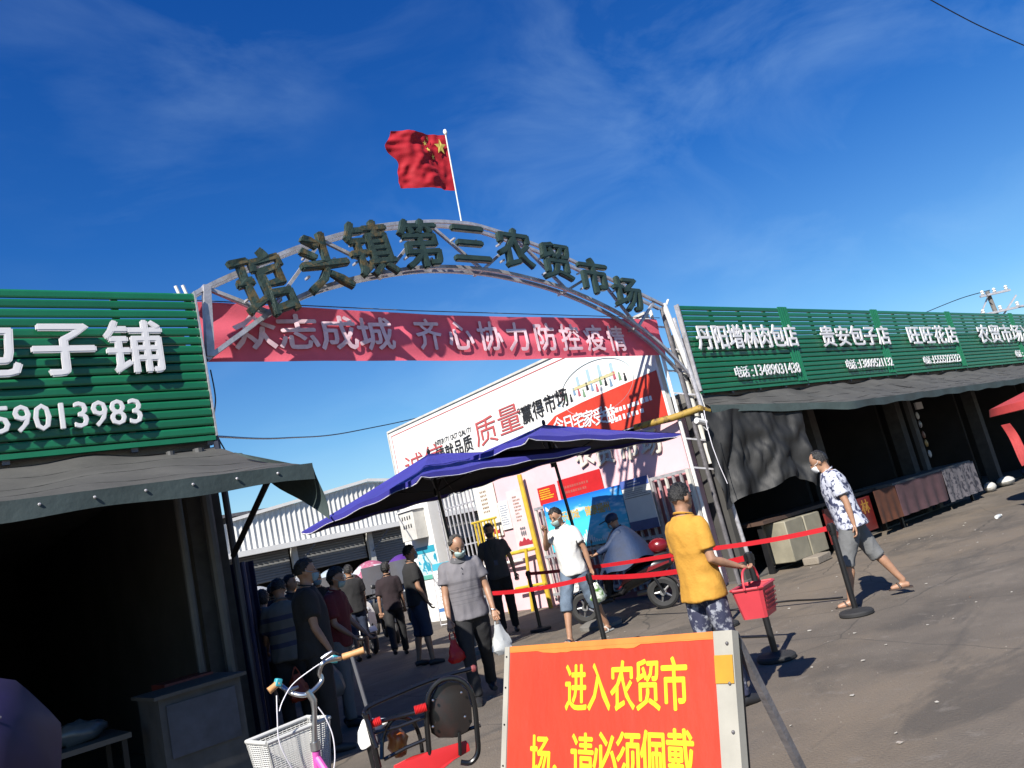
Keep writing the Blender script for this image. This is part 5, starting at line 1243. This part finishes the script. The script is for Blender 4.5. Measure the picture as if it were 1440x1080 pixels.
m = MB(); m.tube([(.16, -.2, .28), (.17, -.6, .3), (.16, -.85, .36)], [.04, .055, .05], 10); m.build('exhaust', mat('silencer', (.25, .24, .23), .4, .7), SC)
m = MB(); m.box((0, -1.0, .42), (.2, .012, .3), Matrix.Rotation(-.5, 3, 'X')); m.build('mud_flap', BLACKP, SC)
m = MB(); m.box((.17, -.42, .56), (.02, .16, .2)); m.build('paper_sticker', mat('peach_paper', (.6, .42, .35), .7), SC)
# rider with cape
CAPE = mat('navy_sun_cape', (.006, .026, .085), .7, var=.25, vscale=5, bump=.3, bscale=30)
rp = sc_l+hx*(-.25)
P13, J_, A_, upr, hpr, Hmr = person('rider in a wide blue sun cape and visor cap sitting on the dark red scooter', rp, facing(hx.x, hx.y), 1.62, 1.0, 8, ((78, 70), (78, 70)), ((50, 14, 22), (50, 14, 22)), (10, 0), CAPE, 1.8, BLKT, 1, mask=BMASK, vox=.021, sit=.84)
m = MB()
def cape(u, v):
    a = 2*math.pi*u; r_ = .07+.36*v**.9; return upr((r_*1.25*math.cos(a), r_*1.15*math.sin(a)+.08*v, 1.47-.62*v**1.3+.035*math.sin(a*5+1)*v-.05*math.sin(a)*v))
m.grid(cape, 48, 14, .006); m.build('cape', CAPE, P13)
m = MB(); m.ball(hpr+(Hmr @ V(0, -.01, .045)), (.1, .115, .085), 16, Hmr); m.loft([[hpr+(Hmr @ V(x*.085, y, .05+z)) for x, y in ((-1, .07), (-.8, .17), (0, .22), (.8, .17), (1, .07))] for z in (0, .012)]); m.build('visor_cap', CAPE, P13)
PWH = cloth_translucent('white_canopy_cloth', (.5, .52, .55), .3); PBL = mat('pale_blue_canopy', (.42, .5, .56), .6, var=.25, vscale=3); PPK = mat('pink_canopy', (.45, .12, .2), .6, col2=(.5, .5, .53), thr=(.48, .52), vscale=1.5); PPU = mat('purple_canopy', (.11, .03, .27), .6)
spots = [((478, 868), 17.5, PBL, 'red scooter under a pale blue and white rain canopy in the yard', REDV, 25), ((532, 862), 19.5, PPK, 'scooter under a pink and white rain canopy beside the pillar', mdark, 35), ((578, 856), 22, PPU, 'scooter under a purple rain canopy behind the man in black and denim', mdark, 20),
         ((420, 880), 18.5, PWH, 'scooter under a plain white canopy behind the shaded crowd', WHITEP, 15), ((368, 890), 19, PWH, 'scooter under a white canopy, leftmost in the yard', mdark, 20), ((508, 866), 16.6, None, 'white scooter without canopy among the canopied scooters', WHITEP, 40), ((548, 862), 17.5, None, 'black scooter without canopy behind the woman in maroon', mdark, 30), ((604, 850), 25, None, 'distant pale scooter parked by the yard wall', OFFW, 30)]
for (px, py), d, cn, lb, cl, rot in spots:
    p = at(px, py, d=d); scooter(lb, (p.x, p.y, 0), facing(-.5, -.85)+R(rot-25), cl, (cn, .43) if cn else None)
# ================================================================== signs on stands
AF = thing('a_frame_sign', 'small red A-frame sign with rows of yellow characters beside the guard', 'sign')
o_ = at(730, 850, z=0)
Uo = V(.62, -.78, 0); Vo = V(.12, .1, 1).normalized(); No = Uo.cross(Vo); 
if No.y > 0: No = -No
def af(u, v, d=0): return o_+Uo*u+Vo*v+No*d
def slab2(par, f, u0, u1, v0, v1, d0, d1, nm, mm):
    m = MB(); vs = [f(a, b, c) for a in (u0, u1) for b in (v0, v1) for c in (d0, d1)]; m.add(vs, [(0, 1, 3, 2), (4, 6, 7, 5), (0, 4, 5, 1), (2, 3, 7, 6), (0, 2, 6, 4), (1, 5, 7, 3)]); return m.build(nm, mm, par, smooth=False)
slab2(AF, af, -.3, .3, .14, 1.12, -.01, 0, 'panel', RED)
for a, b, c, d in ((-.33, -.302, 0, 1.15), (.302, .33, 0, 1.15), (-.3, .3, 1.122, 1.15)): slab2(AF, af, a, b, c, d, -.02, .005, 'frame', WHITEP)
for r_, row in enumerate(('进入农贸市', '场，请必须', '佩戴口罩、', '测量体温')):
    for i, ch in enumerate(row):
        m = MB(); letter(m, ch, af(-.22+i*.11, .95-r_*.2, .001), .1, .16, Uo, Vo, No, .04, .002); m.build('character', YELLOWL, AF, smooth=False)
for u in (-.3, .3): m = MB(); m.tube([af(u, 1.1, -.03), af(u, 0, 0)+V(.45, .4, 0)], .012, 6); m.build('back_leg', OFFW, AF)
PS = thing('poster_stand', 'white framed notice stand with a blue header leaning near the white pillar', 'sign')
o_ = V(10.2, 14.9, 0); Uo = V(.5, -.86, 0).normalized(); Vo = V(.1, .08, 1).normalized(); No = Uo.cross(Vo); No = No if No.y < 0 else -No
slab2(PS, af, -.33, .33, .3, 1.35, -.01, 0, 'panel', WHITEP); slab2(PS, af, -.33, .33, 1.2, 1.35, .001, .003, 'header', mat('teal_print_solid', (.03, .38, .52))); slab2(PS, af, -.33, .33, .3, .38, .001, .003, 'footer', mat('blue_print', (.03, .15, .4)))
for u in (-.345, .345): m = MB(); m.tube([af(u, 0), af(u, 1.38)], .012, 6); m.build('upright', STEEL, PS)
m = MB(); m.tube([af(-.345, .03), af(.345, .03)], .012, 6); m.tube([af(-.3, 1.2, -.02), af(-.3, 0)+V(.4, .3, 0)], .01, 6); m.build('stand', STEEL, PS)
for k in range(9): slab2(PS, af, -.28, .28-.1*(k % 3), 1.1-k*.08, 1.125-k*.08, .001, .002, 'text_line', mat('grey_print', (.4, .4, .42)))
lw = board_x('white_notice_board', 'white notice board with grey print low behind the man in the white T-shirt', 'notice', 11.7, 11.1, .2, .85, WHITEP, 10.86, .015); text_lines(lw, 11.6, 11.2, .3, .8, 7, 10.844, mat('grey_print', (.4, .4, .42)))
# ================================================================== stalls on the right
ST = thing('bun_stall_counter', 'low counter with cream boxes and a red board reading 丹阳 under the black tarpaulin', 'stall')
MB().cube((11.75, 7.75, .82), (16.2, 8.5, .88)).build('table_top', mat('brown_top', (.09, .05, .035), .6), ST)
for x in (11.85, 13.9, 16.1): MB().cube((x-.03, 7.85, 0), (x+.03, 7.95, .815)).build('leg', DARKM, ST)
for a, b, lb in ((12.05, 12.62, 'cream box standing at the left end of the bun stall'), (12.66, 13.2, 'cream box between the other cream box and the red stall board')):
    m = MB().cube((a, 7.55, .12), (b, 8.0, .8)); tag(m.build('cream_box', mat('cream_plastic', (.3, .275, .2), .6, var=.2, vscale=3), bevel=.015), lb, 'box')
rb = thing('red_stall_board', 'red board with faded gold characters standing before the stall counter', 'sign')
MB().cube((13.25, 7.48, .18), (15.0, 7.52, .80)).build('panel', mat('deep_red_board', (.16, .012, .01), .5, var=.3), rb)
row = '丹阳增林'
for i, ch in enumerate(row): m = MB(); letter(m, ch, V(13.6+i*.38, 7.478, .62), .26, .24, UX, UZ, NYn, .02, .004); m.build('character', mat('faded_gold', (.4, .2, .03), .5), rb, smooth=False)
MB().cube((13.55, 7.47, .22), (13.8, 7.478, .42)).build('white_label', mat('grey_label', (.35, .33, .3), .6), rb)
CT = thing('cloth_covered_table', 'long table draped in pink and flowered cloth in front of the dark shop', 'table')
MB().cube((15.9, 7.4, .84), (20.0, 8.3, .9)).build('table_top', mat('grey_top', (.16, .16, .155), .7), CT)
m = MB(); m.grid(lambda u, v: (15.9+2.3*u, 7.36-.03*math.sin(u*30)*v, .86-.62*v), 40, 6, .006); m.build('pink_cloth', mat('shaded_pink_cloth', (.09, .045, .055), .8, var=.3, vscale=3), CT)  # table cloth colours darkened to carry the awning's shade
m = MB(); m.grid(lambda u, v: (18.2+1.8*u, 7.35-.03*math.sin(u*26)*v, .87-.7*v), 40, 6, .006); m.build('flowered_cloth', mat('flowered_cloth', (.16, .15, .17), .8, col2=(.03, .03, .045), thr=(.5, .56), vscale=9), CT)
m = MB(); m.grid(lambda u, v: (15.0+.9*u, 7.38-.02*math.sin(u*20)*v, .86-.62*v), 20, 6, .006); m.build('orange_cloth', mat('shaded_orange_cloth', (.1, .03, .012), .8, var=.3), CT)
for x in (16.1, 19.8): MB().cube((x-.03, 7.5, 0), (x+.03, 7.56, .835)).build('leg', DARKM, CT)
m = MB(); m.cube((18.9, 7.9, .03), (19.1, 8.0, 3.0)); tag(m.build('stall_post', mat('stall_post', (.1, .1, .1), .7)), 'grey post carrying hanging packets over the flowered cloth', 'post')
for k, (z, mm) in enumerate(((2.15, OFFW), (1.95, mat('silver_pack', (.3, .3, .32), .3)), (1.7, mat('brown_pack', (.25, .1, .05), .5)), (1.5, mat('yellow_pack', (.4, .25, .06), .5)), (1.25, OFFW))):
    m = MB(); m.ball((19.0, 7.8, z), (.07, .03, .09), 8); o = m.build('hanging_packet', mm); tag(o, ('white packet hanging topmost on the stall post', 'silver packet hanging second from the top on the stall post', 'brown packet in the middle of the stall post', 'yellow packet just below the brown one on the stall post', 'white packet hanging lowest on the stall post')[k], 'packet', 'packets hanging on the stall post')
m = MB(); m.box((21.2, 8.6, 2.45), (.4, .04, .18)); tag(m.build('white_signboard', WHITEP), 'small white plate high in the dark shop doorway', 'sign')
for i, (x, z, w_, mm, lb) in enumerate(((22.6, .12, .3, OFFW, 'pale sack on the ground in the dark shop at the right'), (24.6, .14, .34, mat('blue_crate', (.1, .12, .2), .6), 'bluish crate deep in the dark shop at the right'), (21.5, .12, .2, OFFW, 'pale round bowl on the ground left of the pale sack'))):
    m = MB(); m.ball((x, 7.7, z), (w_, w_*.7, max(.1, z)), 10); tag(m.build(('sack', 'crate', 'bowl')[i], mm), lb, ('sack', 'crate', 'bowl')[i])
for i, (x, y, sx_, sz, rz) in enumerate(((12.55, 8.35-.9, .55, .13, .1), (13.25, 7.25, .35, .11, -.2))):
    m = MB(); m.box((x, y, sz/2), (sx_, .28, sz), Matrix.Rotation(rz, 3, 'Z')); tag(m.build('kerb_stone', mat('pale_concrete', (.28, .24, .19), .9, var=.15, bump=.4), bevel=.02), ('long pale concrete block on the ground before the cream boxes', 'short concrete block to the right of the long one before the stall')[i], 'block')
# red parasol at the right edge
RP = thing('red_parasol', 'faded red parasol with cloth hanging from it at the right edge', 'umbrella', (17.35, 4.2, 0))
m = MB(); m.lathe([(.04, 2.2), (.7, 2.08), (1.5, 1.86), (1.53, 1.72), (1.47, 1.73), (1.44, 1.84), (.6, 2.05), (.03, 2.16)], seg=24); m.build('canopy', mat('faded_red_cloth', (.5, .05, .05), .7, var=.2, vscale=3, bump=.2), RP)
m = MB(); m.tube([(0, 0, 0), (0, 0, 2.18)], .025, 8); m.build('pole', STEELD, RP); m = MB(); m.lathe([(.3, 0), (.3, .06), (.05, .1)], seg=16); m.build('base', PLAST, RP)
q0 = at(1408, 598, x=15.6); hc = MB(); hc.grid(lambda u, v: V(q0.x, q0.y, q0.z)+V(.05*math.sin(v*5), -.12*v-.14*u-.05*math.sin(u*9)*v, -.75*v*(1-.2*u)), 8, 10, .01); hc.build('hanging_cloth', mat('faded_red_cloth', (.5, .05, .05)), None)
hco = bpy.data.objects['hanging_cloth']; hco.parent = RP; hco.location = (-17.35, -4.2, 0)
# ================================================================== left stall
LS = thing('stall_cabinet', 'grimy white stall cabinet in the shade at the corner of the left shop', 'cabinet')
MB().cube((1.9, 7.02, .0), (2.56, 7.6, .96)).build('carcass', mat('shaded_grimy_white', (.075, .075, .073), .7, var=.35, vscale=4), LS)  # grimy white, darkened further in colour for the shop's shade
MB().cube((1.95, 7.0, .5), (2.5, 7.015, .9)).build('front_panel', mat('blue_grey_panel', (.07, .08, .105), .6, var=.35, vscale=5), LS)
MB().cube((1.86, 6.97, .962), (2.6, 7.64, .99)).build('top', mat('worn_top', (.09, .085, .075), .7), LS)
for i in range(2):
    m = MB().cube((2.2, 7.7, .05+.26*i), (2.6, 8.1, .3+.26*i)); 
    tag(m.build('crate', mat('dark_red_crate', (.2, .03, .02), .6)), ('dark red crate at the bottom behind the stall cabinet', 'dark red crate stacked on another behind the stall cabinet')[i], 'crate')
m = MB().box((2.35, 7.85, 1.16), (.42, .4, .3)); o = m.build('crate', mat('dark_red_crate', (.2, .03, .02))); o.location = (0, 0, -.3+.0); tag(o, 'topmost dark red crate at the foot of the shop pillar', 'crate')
TR_ = thing('display_table', 'dark table with a pale edge board and plastic bags in the left shop', 'table')
MB().cube((1.0, 7.3, .72), (1.75, 7.95, .76)).build('table_top', mat('pale_edge_wood', (.13, .12, .1), .7), TR_)  # edge colour also lowered for the shop's shade
for x, y in ((1.05, 7.35), (1.7, 7.35), (1.05, 7.9), (1.7, 7.9)): MB().cube((x-.02, y-.02, 0), (x+.02, y+.02, .715)).build('leg', DARKM, TR_)
m = MB(); m.ball((1.45, 7.6, .84), (.2, .13, .09), 16); o = m.build('plastic_bags', mat('crinkled_film', (.12, .135, .14), .3))
for v in o.data.vertices: v.co += v.normal*.04*mnoise.noise(v.co*18)
tag(o, 'heap of crinkled clear plastic bags on the dark table', 'bags')
PU = thing('purple_umbrella', 'open purple umbrella lying low at the bottom left corner', 'umbrella')
ap = at(-5, 1015, d=4.6); m = MB(); rg = []
tip = V(ap.x, ap.y, ap.z)
ax = V(.3, -.8, .45).normalized(); sx1 = ax.cross(UZ).normalized(); sy1 = sx1.cross(ax)
for i in range(9):
    v = i/8; rg.append([tip-ax*(.25*v**1.6)+(sx1*math.cos(a)+sy1*math.sin(a))*(.42*v*(1-.06*abs(math.sin(a*4))*v)) + V(0, 0, 0) for a in [2*math.pi*k/32 for k in range(32)]])
m.loft([r for r in rg[0:]], cap=False); m.build('canopy', mat('dark_purple_cloth', (.014, .009, .06), .6, var=.2), PU)
m = MB(); m.tube([tip+ax*.04, tip-ax*.7], .006, 6); m.build('shaft', STEELD, PU)

# ================================================================== wires, mast, small things
def wire(pts, label, r=.008):
    m = MB(); m.tube(smooth_pts(pts, 10), r, 5); tag(m.build('overhead_wire', BLACKP), label, 'wire')
wire([at(296, 520, y=8.2), at(303, 560, y=8.2), at(301, 600, y=8.2), at(318, 636, y=8.2)], 'loose black wire drooping down the left gate post', .008)
wire([at(303, 614, y=8.3), at(400, 616, y=13), at(500, 606, y=18), at(640, 572, y=22), at(760, 520, y=26)], 'thin wire sagging from the left post to behind the billboard', .014)
wire([at(1300, -5, d=12), at(1375, 35, d=13), at(1450, 68, d=14)], 'single dark wire crossing the top right corner of the sky', .008)
wire([at(1300, 440, d=48), at(1350, 420, d=46), at(1392, 408, d=44)], 'thin wire running left from the pole above the green roofs', .02)
wire([at(1432, 432, d=44), at(1465, 430, d=44)], 'thin wire running right from the pole above the green roofs', .02)
UP = thing('utility_pole', 'distant utility pole with crossarms above the green boards', 'pole', (at(1412, 440, d=45).x, at(1412, 440, d=45).y, 0))
z0 = at(1412, 440, d=45).z
m = MB(); m.tube([(0, 0, 0), (-.3, .3, z0+1.2)], .1, 10); m.build('pole', PLAST, UP)
for dz, w_ in ((1.0, .55), (0.1, .8)):
    m = MB(); m.bar((-w_-.3, w_*.9, z0+dz), (w_-.3, -w_*.9, z0+dz), .05); m.build('crossarm', STEEL, UP)
    for s in (-1, 0, 1):
        m = MB(); m.lathe([(.05, 0), (.09, .05), (.05, .1), (.09, .15), (.04, .22)], (s*w_*.8-.3, -s*w_*.7, z0+dz+.05), 10); m.build('insulator', WHITEP, UP)
m = MB(); m.bar((-.25, .2, z0-.3), (.5, -.6, z0+.7), .035); m.bar((-.3, .3, z0+1.0), (-.8, .8, z0+.1), .03); m.build('brace', STEEL, UP)
m = MB(); m.tube(smooth_pts([at(1021, 858, z=.012), at(1100, 846, z=.012), at(1150, 843, z=.012), at(1185, 840, z=.012)]), .012, 5); tag(m.build('ground_cable', BLACKP), 'black cable lying across the ground behind the red basket', 'cable')
m = MB(); m.tube(smooth_pts([at(1030, 897, z=.01), at(1055, 896, z=.01), at(1080, 895, z=.01)]), .01, 5); tag(m.build('ground_cable', BLACKP), 'short black cord on the ground between the man in yellow and the nearest belt post', 'cable')
m = MB(); rr = random.Random(8)
for k in range(150):
    x = rr.uniform(2.5, 16); y = rr.uniform(1.5, 8.5); s = rr.uniform(.006, .022); z = .004
    pts = [V(x+s*rr.uniform(.5, 1.2)*math.cos(a), y+s*rr.uniform(.5, 1.2)*math.sin(a), z+rr.uniform(0, .006)) for a in (0, 1.3, 2.5, 3.9, 5.1)]; m.loft([pts, [p+V(0, 0, .003) for p in pts]])
o = m.build('litter_scraps', mat('litter', (.5, .47, .42), .7, col2=(.2, .1, .05), thr=(.55, .6), vscale=.8), smooth=False); o['kind'] = 'stuff'; o['label'] = 'small pale scraps of litter scattered on the asphalt'
bt = thing('plastic_bottle', 'small clear plastic bottle lying on the asphalt near the right edge', 'bottle', at(1404, 726, z=.03))
m = MB(); m.lathe([(.03, -.1), (.035, -.08), (.035, .06), (.015, .1), (.015, .12)], (0, 0, 0), 12, 'x'); m.build('bottle_body', mat('clear_plastic', (.6, .62, .62), .15), bt); m = MB(); m.lathe([(.018, .121), (.018, .14)], (0, 0, 0), 12, 'x'); m.build('cap', WHITEP, bt)

rr = random.Random(31); gm_ = MB()
for k in range(1400):
    x = rr.uniform(1.5, 14); y = rr.uniform(.8, 8.2); s = rr.uniform(.002, .0065); a0 = rr.random()*6
    b_ = [V(x+s*math.cos(a0+a), y+s*math.sin(a0+a), 0) for a in (0, 2.1, 4.2)]; gm_.loft([b_, [p*1.0+V(0, 0, s*.8) for p in b_]])
o = gm_.build('grit', mat('grit', (.16, .145, .125), .9, col2=(.33, .3, .26), thr=(.5, .55), vscale=3), smooth=False); o['kind'] = 'stuff'
for i, (x, y, h_, mm, lb) in enumerate(((16.6, 11.8, 1.7, INNER2, 'tall dark shelf deep in the first dark shop on the right'), (21.0, 12.2, 1.5, INNER2, 'tall dark shelf deep in the second dark shop on the right'))):
    sh_ = thing('shop_shelf', lb, 'shelf', (x, y, .03))
    for z in (.2, .7, 1.2, h_): MB().cube((-1.2, -.25, z), (1.2, .25, z+.03)).build('shelf_board', PLAST, sh_)
    for xx in (-1.2, 1.17): MB().cube((xx-.03, -.25, 0), (xx, .25, h_+.03)).build('side_panel', mm, sh_)
cl = (mat('jar_red', (.2, .03, .02), .4), mat('jar_pale', (.3, .3, .28), .4), mat('jar_yellow', (.3, .18, .04), .4), mat('jar_green', (.04, .12, .05), .4))
nm = ('red', 'pale', 'yellow', 'green'); lv = ('lowest', 'middle', 'upper')
for si, (x, y) in enumerate(((16.6, 11.8), (21.0, 12.2))):
    for li, z in enumerate((.26, .76, 1.26)):
        for k in range(4):
            m = MB(); hh = rr.uniform(.16, .26); m.lathe([(.06, 0), (.07, .02), (.07, hh), (.05, hh+.03)], (x-.9+k*.55+rr.uniform(-.1, .1), y-.05, z), 10)
            tag(m.build('storage_jar', cl[k]), '%s jar on the %s board of the %s dark shelf' % (nm[k], lv[li], ('first', 'second')[si]), 'jar', 'jars on the dark shop shelves')
# red side panels of the parked scooter with the rider
for s_ in (-1, 1):
    m = MB(); m.loft([[V(s_*(.155+e), y, z) for y, z in ((-.84, .70), (-.5, .66), (-.1, .56), (.02, .42), (-.12, .50), (-.5, .60), (-.84, .67))] for e in (0, .012)]); m.build('side_panel', MBL2, SC)
m = MB(); m.ball((0, -.72, .93), (.13, .16, .12), 14); m.build('red_helmet', MBL2, SC)
bpy.data.scenes.remove(WORK)
